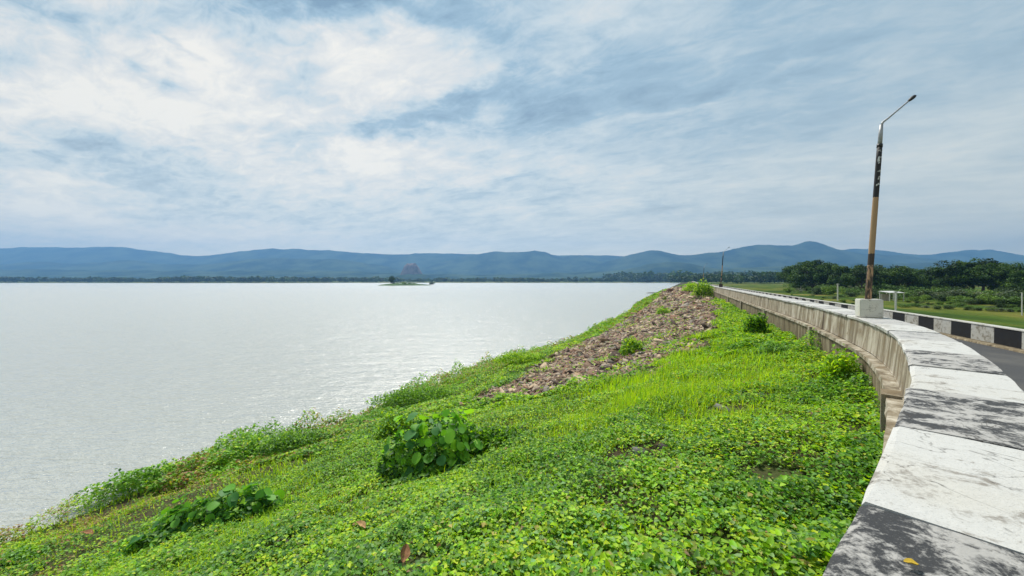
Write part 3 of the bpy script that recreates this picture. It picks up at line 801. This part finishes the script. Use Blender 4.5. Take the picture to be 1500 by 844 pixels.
def shrub(name, label, p, rx, ry, h, n_, ls, pal, grp=None, shape='quad', cat='shrub', stems=4, tilt=.6):
    root = thing(name, label, cat, p, grp)
    th = rng.uniform(0, 6.28, n_); cp = rng.uniform(-.1, 1, n_); rr = rng.uniform(.35, 1, n_) ** .7; sp = np.sqrt(1 - cp ** 2)
    lum = 1 + .35 * (fbm(th * 1.5, cp * 3, 3, int(rx * 100) + 7) - .5) * 2
    b_ = np.stack([rx * rr * sp * np.cos(th) * lum, ry * rr * sp * np.sin(th) * lum, h * (.12 + .85 * rr * np.maximum(cp, 0) * lum + .05 * rng.random(n_))], 1)
    c_ = PAL[rng.choice(pal, n_)] * rng.uniform(.7, 1.25, n_)[:, None]
    v_, f_, c2 = blades(n_, b_, rng.normal(.4, tilt, n_), rng.uniform(ls * .6, ls * 1.3, n_), c_, shape, .8)
    o = obj('foliage', mesh('foliage', v_, f_, M_leaf, smooth=False, col=c2, uniform=3), root)
    prt = []
    for i in range(stems):
        a = rng.uniform(0, 6.28); prt.append(tube([(0, 0, -.05), (rx * .3 * math.cos(a), ry * .3 * math.sin(a), h * .45), (rx * .6 * math.cos(a), ry * .6 * math.sin(a), h * .8)], [h * .02, h * .014, h * .006], 5))
    v_, f_ = join(prt); obj('stem', mesh('stem', v_, f_, M_stem), root)
    return root


def at(px, py, dz=0): p = ray(px, py); return (p[0], p[1], p[2] + dz)


shrub('shrub', 'dark green shrub growing among the stones in the middle of the rocky slope', at(926, 522), .55, .5, .75, 1100, .10, [0, 1, 3, 2])
shrub('shrub', 'pale grey green shrub higher up on the rocky slope', at(971, 462), .75, .6, .8, 800, .13, [4, 1, 2, 0])
shrub('shrub', 'small dark sprig above the pale shrub on the stones', at(974, 441), .45, .4, 1.0, 300, .16, [0, 3, 5])
shrub('shrub', 'green bush at the water edge of the rocky slope', at(948, 447), .8, .6, .9, 500, .16, [0, 1, 5])
shrub('shrub', 'dark bush at the far end of the stones against the wall', at(1030, 436), 1.3, 1.2, 2.1, 1400, .22, [1, 0, 2, 3])
shrub('shrub', 'bright green bush on the crest at the far end of the dam', at(1014, 428), 1.9, 1.6, 1.9, 1200, .26, [1, 2, 0])
shrub('shrub', 'dark green bush rising against the parapet wall', at(1108, 492), .42, .42, .95, 1400, .10, [0, 3, 1, 3])
shrub('shrub', 'bluish grey weed clump at the foot of the parapet wall', at(1132, 522), .40, .35, .40, 900, .07, [4, 4, 0])
shrub('shrub', 'tall leafy weed growing up the parapet wall below the lamp', at(1232, 572), .34, .34, .80, 1500, .075, [2, 1, 0, 1])
shrub('shrub', 'dark leaf clump under the near curve of the parapet', at(1285, 690), .22, .30, .38, 900, .06, [3, 0, 3])
shrub('shrub', 'thick green mat reaching into the water beyond the round leaved bush', at(622, 593), 2.5, 1.1, .75, 7000, .09, [0, 1, 3, 0])
shrub('shrub', 'second green mat at the water edge nearer the stones', at(762, 533), 1.8, .9, .75, 2800, .10, [0, 1, 2])
shrub('shrub', 'weedy clump at the lake edge left of the round leaved bush', at(438, 660), 1.35, .6, .72, 3200, .08, [0, 4, 1, 3])
shrub('shrub', 'leafy clump on the bank above the dark creeping bush', at(362, 668), .7, .4, .42, 1500, .08, [0, 1, 3])
shrub('shrub', 'feathery light green growth behind and left of the round leaved bush', at(586, 640), .75, .5, .75, 2200, .09, [1, 0, 2, 4])
shrub('shrub', 'low green growth at the right flank of the round leaved bush', at(725, 655), .8, .4, .38, 1800, .08, [0, 1, 0, 3])
shrub('shrub', 'low weeds at the lower left corner of the slope', at(30, 825), .45, .3, .25, 900, .08, [0, 1, 4])

# tall weed stalks with seed heads standing above the lake edge
WL = ['weed stalk with a dark head standing alone left of the lake edge clump', 'second weed stalk above the left part of the lake edge clump', 'weed stalk over the middle of the lake edge clump', 'tallest weed stalk with a round green head over the water', 'short weed stalk above the dark creeping bush', 'weed stalk right of the lake edge clump', 'weed stalk nearest the notch beside the green mat', 'weed stalk at the far left of the bank', 'weed stalk close to the far left one, slightly shorter', 'weed stalk directly right of the tallest one']
for i, (px, py, hh_) in enumerate([(351, 662, .38), (392, 652, .45), (412, 645, .55), (449, 640, .75), (307, 682, .35), (505, 634, .4), (525, 632, .3), (110, 742, .35), (140, 736, .3), (480, 636, .45)]):
    p = at(px, py); r_ = thing('weed_stalk', WL[i], 'weed', p, 'weed stalks along the lake edge')
    v_, f_ = tube([(0, 0, 0), (.02, .01, hh_ * .6), (.05, 0, hh_)], [.006, .005, .004], 5); obj('stalk', mesh('stalk', v_, f_, M_stem), r_)
    n_ = 10; b_ = np.tile((.05, 0, hh_), (n_, 1)) + rng.normal(0, .022, (n_, 3))
    v_, f_, c_ = blades(n_, b_, rng.normal(0, 1, n_), np.full(n_, .07), np.tile(PAL[3] * .9, (n_, 1))); obj('seed_head', mesh('seed_head', v_, f_, M_leaf, col=c_, uniform=3), r_)


# loose rocks and leaves lying on the slope
def rock(label, px, py, s3, mm, name='rock', cat='rock', lift=.0):
    p = at(px, py, lift); v_ = ICO_V * (1 + rng.uniform(-.22, .22, (len(ICO_V), 1))) * s3; o = obj(name, mesh(name, v_, ICO_F, mm, smooth=False, uniform=3), None, p); o.rotation_euler = (rng.normal(0, .2), rng.normal(0, .2), rng.uniform(0, 3)); tag(o, label, cat)


rock('dark lump of earth and rock in a gap of the cover at lower left', 412, 803, (.17, .12, .10), M_darkrock)
rock('dark hollow rock beside the brown leaf at the bottom edge', 640, 836, (.13, .08, .07), M_darkrock)
rock('grey stone showing through the cover right of the centre', 940, 662, (.16, .11, .06), M_greyrock)
rock('darker stone beside the grey stone right of the centre', 972, 656, (.14, .10, .06), M_darkrock)
rock('flat grey stone in a gap below the bluish weed clump', 1062, 600, (.20, .14, .06), M_greyrock)
rock('dark grey stone in a gap near the wall foot', 1116, 582, (.22, .15, .08), M_darkrock)
rock('pale stone at the lower end of the stone slope', 980, 572, (.22, .15, .10), M_greyrock)
rock('black stone on the skyline of the stone slope', 1000, 423, (.9, .7, .7), M_darkrock)


def curled_leaf(label, p, s, mm, rot):
    V_ = []; Fc = []; nr, nc = 7, 5
    for i in range(nr):
        for j in range(nc):
            a = i / (nr - 1); b_ = (j / (nc - 1) - .5) * math.sin(math.pi * (.06 + .9 * a)) * .62
            V_.append((b_ * s, (a - .5) * s, (abs(b_) * .9 + .25 * (a - .5) ** 2 + .03 * math.sin(i * 2 + j)) * s))
    Fc = grid(nr, nc); o = obj('fallen_leaf', mesh('fallen_leaf', V_, Fc, mm, uniform=4), None, p); o.rotation_euler = rot; tag(o, label, 'leaf')


p = at(528, 785, .13); curled_leaf('tan dry leaf lying on the green cover', p, .16, flatmat('tan_leaf', (.42, .26, .12), .8, .3, 40), (.3, .1, 1.2))
p = at(592, 830, .12); curled_leaf('reddish brown curled dry leaf at the bottom edge of the slope', p, .15, M_dry, (.7, .4, .3))
p = at(128, 788, .08); curled_leaf('brown dry leaf at the far left of the slope', p, .24, M_dry, (.2, .1, 1.5))
kx = (1335 - 750) / F; yl = (CAMZ - ZT) / ((833 - 411) / F)
curled_leaf('small yellow leaf lying on the black painted coping', (kx * yl, yl, ZT + .012), .035, M_yellow, (.1, 0, 1.3))

# log by the water
p = at(960, 430); v_, f_ = tube([(-3.0, 0, .25), (-1, .3, .32), (1.5, .5, .30), (4.0, .9, .45)], [.10, .2, .22, .12], 8)
tag(obj('driftwood', mesh('driftwood', v_, f_, M_boat), None, (p[0] - 1.5, p[1], 0.0)), 'grey log floating at the water edge beside the stones', 'log')


# ------------------------------------------------------------------ lamp posts
def polemat():
    m_, t = mat('painted_pole')
    z = t.add('ShaderNodeSeparateXYZ', Vector=t.add('ShaderNodeTexCoord').outputs['Object']).outputs[2]
    n_ = t.noise(t.scaled(t.add('ShaderNodeTexCoord').outputs['Object'], (1, 1, .35)), 12, 5, .6)
    zz = t.m('ADD', z, t.m('MULTIPLY', t.m('SUBTRACT', n_, .5), .10))
    r_ = t.n.new('ShaderNodeValToRGB'); r_.color_ramp.interpolation = 'CONSTANT'; t.l.new(t.m('DIVIDE', zz, 4.0), r_.inputs[0])
    e = r_.color_ramp.elements; H = 4.0
    st_ = [(0, (.05, .04, .035)), (.98 / H, (.34, .22, .12)), (2.16 / H, (.022, .022, .024)), (3.29 / H, (.26, .28, .30))]
    while len(e) < 4: e.new(.5)
    for q, (p_, c_) in zip(e, st_): q.position = p_; q.color = (*c_, 1)
    rust = t.ramp(t.noise(t.scaled(t.add('ShaderNodeTexCoord').outputs['Object'], (1, 1, .25)), 16, 5, .6), [(.44, (0, 0, 0)), (.54, (1, 1, 1))])
    low = t.m('LESS_THAN', zz, .75)
    c = t.mix(t.m('MULTIPLY', rust, low), r_.outputs[0], (.40, .25, .15))
    finish(t, c, .65, n_, .2, .004, .3); return m_


M_pole = polemat()
# old markings on the pole: pale smears of paint
def lamp_post(loc, label, plinth=True):
    root = thing('lamp_post', label, 'street lamp', loc, 'lamp posts standing along the parapet')
    H = 3.72; lean = .285
    ax = lambda z: (lean * z / H, 0, z)
    zs = np.linspace(0, 3.29, 12); v_, f_ = tube([ax(z_) for z_ in zs], [.054 - .009 * z_ / 3.3 for z_ in zs], 14); obj('pole', mesh('pole', v_, f_, M_pole), root)
    v_, f_ = tube([ax(3.28), ax(3.5), ax(H)], [.038, .037, .030], 12); obj('upper_tube', mesh('upper_tube', v_, f_, M_metal), root)
    v_, f_ = tube([ax(3.24), ax(3.31)], [.050, .049], 12); obj('collar', mesh('collar', v_, f_, M_lamp), root)
    a0 = np.array(ax(H - .02)); a1 = a0 + (.16, 0, .17); a2 = a0 + (.60, 0, .54)
    v_, f_ = tube([a0, a0 + (.03, 0, .07), a1, a2], [.024, .022, .018, .016], 8); obj('arm', mesh('arm', v_, f_, M_metal), root)
    d = (a2 - a1) / np.linalg.norm(a2 - a1); hv = []
    for k_, (s_, w_, h_) in enumerate([(-.03, .02, .02), (.0, .035, .028), (.08, .052, .036), (.13, .045, .032), (.15, .02, .015)]):
        c_ = a2 + d * s_
        for th in np.linspace(0, 2 * math.pi, 10, endpoint=False): hv.append(c_ + np.array((0, 1, 0)) * w_ * math.cos(th) + np.cross(d, (0, 1, 0)) * h_ * math.sin(th))
    hf = [(k_*10+i, k_*10+(i+1) % 10, (k_+1)*10+(i+1) % 10, (k_+1)*10+i) for k_ in range(4) for i in range(10)] + [tuple(range(10))[::-1], tuple(40 + i for i in range(10))]
    obj('lamp_head', mesh('lamp_head', hv, hf, M_lamp), root)
    return root


yl = .6 * KZ / ((467 - 411) / F)                          # where the plinth stands on the coping
sl_ = float(np.interp(8.2, yy, SL)) - S0
bxp, byp = along(np.array([sl_ + .0]), .20); LP = np.array((float(bxp[0]), float(byp[0])))
print('lamp at', LP, 'px', 750 + F * LP[0] / LP[1])
ZB = ZT + .38
lp = lamp_post((LP[0] - .02, LP[1], ZB - .02), 'leaning lamp post with black and tan bands on the white block of the parapet')
# painted marks: thin raised flakes of old white paint and paste on the black band
fl = []
for i in range(22):
    z_ = rng.uniform(2.3, 3.15); th = rng.uniform(-2.4, -.6); r_ = .0492
    w_ = rng.uniform(.008, .022); h_ = rng.uniform(.01, .05); x0 = .285 * z_ / 3.72; q = []
    for dt, dz in ((-w_ / r_, 0), (w_ / r_, rng.uniform(0, .02)), (w_ / r_ * .6, h_), (-w_ / r_ * .8, h_ * .8)):
        q.append((x0 + .285 * dz / 3.72 + r_ * math.cos(th + dt), r_ * math.sin(th + dt), z_ + dz))
    fl.append((q, [(0, 1, 2, 3)]))
v_, f_ = join(fl); o = obj('paint_flakes', mesh('paint_flakes', v_, f_, flatmat('old_white_paint', (.55, .56, .56), .8), smooth=False), lp)
tx = np.array(along(np.array([sl_ + .5]))).ravel() - np.array(along(np.array([sl_ - .5]))).ravel(); ang = math.atan2(tx[1], tx[0])
bmx = bmesh.new(); bmesh.ops.create_cube(bmx, size=1); bmesh.ops.scale(bmx, vec=(.37, .37, .38), verts=bmx.verts); bmesh.ops.bevel(bmx, geom=bmx.edges[:], offset=.012, segments=2, affect='EDGES')
me = bpy.data.meshes.new('plinth'); bmx.to_mesh(me); bmx.free(); me.materials.append(M_plinth)
o = obj('lamp_plinth', me, None, (LP[0], LP[1], ZT + .19 + .006)); o.rotation_euler = (0, 0, ang); tag(o, 'pale concrete block on the parapet carrying the near lamp post', 'concrete block')
me2 = me.copy(); me2.materials[0] = M_darkrock
for k_, s_ in enumerate((sl_ + 40, sl_ + 88)):
    a, b_ = along(np.array([s_]), .27)
    c = copy_tree(lp, (float(a[0]), float(b_[0]), ZT + .35), 0, 1.0, ['thin lamp post further along the parapet in front of the hills', 'farthest lamp post at the end of the visible parapet'][k_])
    for ch in list(c.children):
        if ch.name.startswith('paint_flakes'): bpy.data.objects.remove(ch)
    o = obj('lamp_plinth', me, None, (float(a[0]), float(b_[0]), ZT + .19 + .006)); o.rotation_euler = (0, 0, ang); o.data = me2
    tag(o, ['dark concrete block under the second lamp post', 'concrete block under the farthest lamp post'][k_], 'concrete block')

# ------------------------------------------------------------------ downstream: posts, shed, trees, bushes
GZ = 1.35
def land_at(px, py):
    yv = (CAMZ - GZ) / ((py - 411) / F); xv = (px - 750) / F * yv
    for _ in range(4):
        off = (xv - xw(yv)) / math.sqrt(1 + float(xw(yv + .5) - xw(yv - .5)) ** 2) - OFF
        zz = float(landz(np.array([xv]), np.array([yv]), np.array([off]))[0]); yv = (CAMZ - zz) / ((py - 411) / F); xv = (px - 750) / F * yv
    return xv, yv, zz


for k_, (px, py, top, lb) in enumerate([(1227, 441, 415, 'pale concrete post standing in front of the trees left of the lamp plinth'), (1312, 455, 426, 'pale concrete post beside the white roofed shed'), (1173, 426, 408, 'farthest pale post in the field at the left edge of the trees'), (1497, 462, 428, 'thin post at the right edge of the field')]):
    x_, y_, z_ = land_at(px, py); h_ = (py - top) / F * y_
    r_ = thing('field_post', lb, 'post', (x_, y_, z_ - .1), 'concrete posts in the field'); w_ = .10 if k_ != 3 else .05
    v_, f_ = box(-w_, w_, -w_, w_, 0, h_); obj('shaft', mesh('shaft', v_, f_, M_post, smooth=False), r_)
    v_, f_ = box(-w_ * 3.5, w_ * 3.5, -w_ * .5, w_ * .5, h_ * .955, h_ * .985); obj('crossbar', mesh('crossbar', v_, f_, M_post, smooth=False), r_) if k_ < 3 else None

x_, y_, z_ = land_at(1306, 441); sc = y_ / F
sh = thing('shed', 'small open shed with a white sheet roof in front of the dark trees', 'shed', (x_, y_, z_))
wd_ = 22 * sc / 2; hh_ = 12.5 * sc
v_, f_ = join([box(-wd_, wd_, -1.5, 1.5, hh_ - .14, hh_)]); v_ = [(a, b_, c + (.35 if b_ > 0 else 0)) for a, b_, c in v_]; obj('roof', mesh('roof', v_, f_, M_tin, smooth=False), sh)
for a in (-1, 0, 1):
    for b_ in (-1.3, 1.3): v_, f_ = box(a * wd_ * .92 - .07, a * wd_ * .92 + .07, b_ - .07, b_ + .07, 0, hh_ - .14 + (.05 if b_ < 0 else .28)); obj('post', mesh('post', v_, f_, M_post, smooth=False), sh)
v_, f_ = box(-wd_ * .9, wd_ * .1, .9, 1.1, 0, hh_ * .8); obj('back_wall', mesh('back_wall', v_, f_, M_shedwall, smooth=False), sh)


def tree_meshes(seed, n_=9000, squat=1.0):
    """unit tree (height 1): tapered trunk with limbs, crown of leaf clumps"""
    g = np.random.default_rng(seed)
    tips = []; parts = [tube([(0, 0, 0), (.01, 0, .16), (.0, .01, .34), (.01, .0, .6)], [.034, .026, .020, .008], 7)]
    for i in range(14):
        a = i * 2.4 + g.uniform(-.3, .3); z0 = g.uniform(.10, .45); r_ = g.uniform(.18, .40) * squat; z1 = z0 + g.uniform(.12, .42)
        parts.append(tube([(0, 0, z0), (r_ * .5 * math.cos(a), r_ * .5 * math.sin(a), z0 + (z1 - z0) * .6), (r_ * math.cos(a), r_ * math.sin(a), z1)], [.014, .010, .004], 5)); tips.append((r_ * math.cos(a), r_ * math.sin(a), z1))
    tips = np.array(tips + [(0, 0, .82), (.1, .05, .78), (-.12, 0, .72)])
    cl = []; cr = []
    for tp in tips:
        for _ in range(4): cl.append(tp + g.normal(0, .07, 3)); cr.append(g.uniform(.09, .17))
    cl = np.array(cl); cl[:, 2] = np.clip(cl[:, 2], .13, .90); cr = np.array(cr)
    ci = g.integers(0, len(cl), n_); d = g.normal(0, 1, (n_, 3)); d /= np.linalg.norm(d, axis=1, keepdims=True); b_ = cl[ci] + d * cr[ci][:, None] * g.uniform(.55, 1.1, n_)[:, None] * (1, 1, .75)
    base_t = np.array([(.035, .085, .014), (.055, .12, .018), (.022, .050, .014), (.080, .15, .025)])
    tint = base_t[g.integers(0, 4, len(cl))][ci] * g.uniform(.65, 1.35, n_)[:, None]
    v_, f_, c_ = blades(n_, b_, g.normal(.2, .7, n_), g.uniform(.026, .055, n_), tint, 'quad', 1.1)
    tv, tf = join(parts); return mesh('trunk', tv, tf, M_bark), mesh('crown', v_, f_, M_tree, smooth=False, col=c_, uniform=3)


TV = [tree_meshes(100 + i, squat=[1, 1.25, .9, 1.1, 1.3][i]) for i in range(5)]


def tree(px, py, hpx, wr, var, label, grp='dark trees beyond the field'):
    x_, y_, z_ = land_at(px, py); h_ = hpx / F * y_
    r_ = thing('broadleaf_tree', label, 'tree', (x_, y_, z_ - .1), grp); r_.scale = (h_ * wr, h_ * wr, h_); r_.rotation_euler = (0, 0, var * 1.7 + px)
    obj('trunk', TV[var][0], r_); obj('crown', TV[var][1], r_)


TREES = [(1168, 424, 40, 1.0), (1190, 426, 46, 1.05), (1215, 427, 44, .9), (1236, 428, 40, .9), (1262, 430, 42, 1.0), (1290, 430, 42, 1.05), (1318, 431, 43, 1.0), (1345, 430, 36, 1.0), (1372, 429, 38, 1.1), (1398, 432, 50, 1.0), (1425, 432, 54, 1.1), (1455, 433, 50, 1.0), (1484, 434, 50, 1.1), (1515, 436, 50, 1.0), (1204, 424, 38, 1.3), (1250, 425, 36, 1.3), (1330, 426, 34, 1.4), (1440, 427, 42, 1.4), (1382, 425, 34, 1.3), (1560, 436, 52, 1.2), (1620, 440, 55, 1.2), (1160, 421, 28, 1.1)]
TL = ['leftmost dark tree of the group, rounded, at the edge of the field', 'tallest tree of the left cluster with a domed crown', 'narrower dark tree between the left dome and the lamp post', 'green tree just left of the lamp post', 'dark tree directly behind the lamp post', 'dark tree right of the lamp post above the shed', 'broad tree right of the shed', 'lower tree in the dip between the two tree clusters', 'low wide tree left of the tall right cluster', 'tree at the left side of the tall right cluster', 'tallest domed tree of the right cluster', 'dark tree to the right of the tallest dome', 'dark tree near the right edge of the picture', 'tree cut by the right edge of the picture', 'lower wide tree behind the left cluster', 'lower wide tree behind the lamp post', 'lower wide tree behind the dip', 'wide tree behind the right cluster', 'small round tree behind the low wide tree', 'tree beyond the right edge', 'far tree beyond the right edge', 'small tree on the left flank of the group']
for i, (px, py, hp, wr) in enumerate(TREES): tree(px, py, hp, wr, i % 5, TL[i])


# scrub in front of the trees
def bush_mesh(seed, pal, n_=1500):
    g = np.random.default_rng(seed); cl = g.normal(0, .33, (14, 3)) * (1, 1, .4) + (0, 0, .42); ci = g.integers(0, 14, n_); d = g.normal(0, 1, (n_, 3)); d /= np.linalg.norm(d, axis=1, keepdims=True)
    b_ = cl[ci] + d * .28 * g.uniform(.5, 1.1, n_)[:, None]; b_[:, 2] = np.abs(b_[:, 2])
    tint = np.array(pal)[g.integers(0, len(pal), 14)][ci] * g.uniform(.7, 1.3, n_)[:, None]
    v_, f_, c_ = blades(n_, b_, g.normal(.3, .6, n_), g.uniform(.05, .12, n_), tint, 'quad', 1.0); return mesh('foliage', v_, f_, M_tree, smooth=False, col=c_, uniform=3)


BV = [bush_mesh(1, [(.07, .14, .03), (.10, .19, .035)]), bush_mesh(2, [(.14, .24, .03), (.09, .17, .025)]), bush_mesh(3, [(.17, .20, .14), (.11, .15, .10)]), bush_mesh(4, [(.035, .07, .02), (.05, .09, .025)])]
nb = 0
for i in range(132):
    px = 1155 + 370 * ((i * .6180339) % 1); row = i % 6
    py = np.interp(px, [1150, 1250, 1350, 1500], [428, 436, 441, 449]) - (row * 4.0 if row < 4 else -4 - 5.5 * (row - 4)) + rng.uniform(-1.5, 1.5)
    if 1288 < px < 1326 and py > 438: continue
    x_, y_, z_ = land_at(px, py); s_ = rng.uniform(12, 26) / F * y_ * (1 if px > 1300 else .75) * (1 if row < 4 else .42)
    o = obj('field_bush', BV[int(rng.choice([0, 1, 2, 3], p=[.36, .3, .1, .24]))], None, (x_, y_, z_ - .05)); o.scale = (s_ * rng.uniform(.8, 1.3), s_, s_ * rng.uniform(.55, .85)); o.rotation_euler = (0, 0, rng.uniform(0, 6)); nb += 1
    tone = dict(zip([b.name for b in BV], ['mid green', 'light yellow green', 'greyish', 'dark green']))[o.data.name]
    where = 'left of the lamp post' if px < 1262 else 'between lamp post and shed' if px < 1300 else 'just right of the shed' if px < 1370 else 'below the tall right tree cluster' if px < 1450 else 'near the right edge'
    depth = ['front row of scrub', 'second row of scrub', 'third row of scrub', 'close under trees', 'low tuft before scrub', 'low tuft on field'][row]
    tag(o, f'{tone} bush {where}, {depth}', 'bush', 'bushes in front of the dark trees')

# woods: masses beyond counting
def woods(name, label, N_, fx, fy, h0, h1, sz, pal, seed):
    """a strip of tree crowns; fx, fy give plan positions for random numbers"""
    g = np.random.default_rng(seed); nt = N_; r1, r2 = g.random(nt), g.random(nt); X_ = fx(r1, r2); Y_ = fy(r1, r2, X_)
    hh = g.uniform(h0, h1, nt) * (.6 + .8 * fbm(X_ * .01, Y_ * .01, 3, seed)); per = 46; n_ = nt * per
    d = g.normal(0, 1, (nt, per, 3)); d /= np.linalg.norm(d, axis=2, keepdims=True); d *= g.uniform(.5, 1, (nt, per, 1))
    b_ = np.stack([X_, Y_, 1.6 + hh * .55], -1)[:, None] + d * np.stack([hh * .55, hh * .55, hh * .45], -1)[:, None]
    tint = (np.array(pal)[g.integers(0, len(pal), nt)] * g.uniform(.7, 1.3, (nt, 1))).repeat(per, 0)
    v_, f_, c_ = blades(n_, b_.reshape(-1, 3), g.normal(.2, .8, n_), (hh[:, None] * np.full((1, per), sz)).ravel(), tint, 'quad', 1.2)
    o = obj(name, mesh(name, v_, f_, M_tree, smooth=False, col=c_, uniform=3)); tag(o, label, 'woods', kind='stuff')


GP = [(.035, .075, .02), (.05, .10, .025), (.03, .06, .02)]
woods('treeline', 'low line of trees along the far bank of the lake', 1300, lambda a, b_: -1800 + 2400 * a, lambda a, b_, X_: farshore(X_) + 22 + 120 * b_ ** 2, 7, 15, .30, GP, 201)
woods('forest', 'wooded rise beyond the field behind the end of the dam', 1500, lambda a, b_: 380 + 1500 * a, lambda a, b_, X_: 1120 + 500 * b_, 18, 34, .30, GP, 202)
woods('forest', 'forest behind the dark trees on the right', 700, lambda a, b_: 330 + 900 * a, lambda a, b_, X_: 560 + 250 * b_ + 0 * X_, 10, 19, .28, GP, 203)

# islet with a lone tree
iy = 6.5 / (7.2 / F); ix = (587 - 750) / F * iy
isl = []; n1_, n2_ = 60, 14; V_ = []
for i in range(n1_):
    th = 2 * math.pi * i / n1_
    for j in range(n2_):
        r_ = j / (n2_ - 1); w_ = 1 + .25 * math.sin(3 * th + 1) * r_ + .1 * math.sin(7 * th); V_.append((math.cos(th) * r_ * 31 * w_, math.sin(th) * r_ * 22 * w_, 2.8 * (1 - r_ ** 2) ** .6 - .25))
Fc = [(i*n2_+j, i*n2_+j+1, ((i+1) % n1_)*n2_+j+1, ((i+1) % n1_)*n2_+j) for i in range(n1_) for j in range(n2_ - 1)]
o = obj('island', mesh('island', V_, Fc, flatmat('island_turf', (.05, .10, .025), 1.0, .45, .15)), None, (ix, iy, 0)); tag(o, kind='structure')
for k_, (dx, dy, s_) in enumerate([(-9, 0, 1.3), (3, 2, 1.9), (12, 0, 1.7), (-2, -6, 1.2), (18, 2, 1.2), (8, -8, 1.6)]):
    o = obj('island_bush', BV[k_ % 2], None, (ix + dx, iy + dy, 1.8)); o.scale = (3.0 * s_, 2.4 * s_, 1.5 * s_); tag(o, ['leftmost bush on the small island, beside the lone tree', 'largest bush in the middle of the small island', 'bush on the right half of the small island', 'low bush on the near side of the small island', 'rightmost bush at the tip of the small island', 'near bush right of centre on the small island'][k_], 'bush', 'bushes on the island')
r_ = thing('island_tree', 'lone upright tree at the left end of the small island', 'tree', (ix - 12, iy, 1.0)); r_.scale = (8, 8, 12); obj('trunk', TV[2][0], r_); obj('crown', TV[2][1], r_)
o = obj('island_bush', BV[3], None, ((632 - 750) / F * 620, 620, -.1)); o.scale = (8, 6, 5); tag(o, 'dark isolated bush on a low spit right of the island', 'bush')

# ------------------------------------------------------------------ haze
v_, f_ = box(-8100, 8100, -580, 6450, -6, 640)
m_, t = mat('haze_air'); t.n.clear(); o_ = t.add('ShaderNodeOutputMaterial')
pv = t.add('ShaderNodeVolumePrincipled', Color=(.19, .40, .74), Density=.000155, Anisotropy=.35); t.l.new(pv.outputs[0], o_.inputs['Volume'])
o = obj('haze', mesh('haze', v_, f_, m_, smooth=False)); tag(o, kind='stuff')
for o in (me for me in bpy.data.meshes if me.name == 'tmp'): bpy.data.meshes.remove(o)

print('tris', sum(sum(len(p.vertices) - 2 for p in m.polygons) if len(m.polygons) < 5000 else len(m.loops) - 2 * len(m.polygons) for m in bpy.data.meshes))
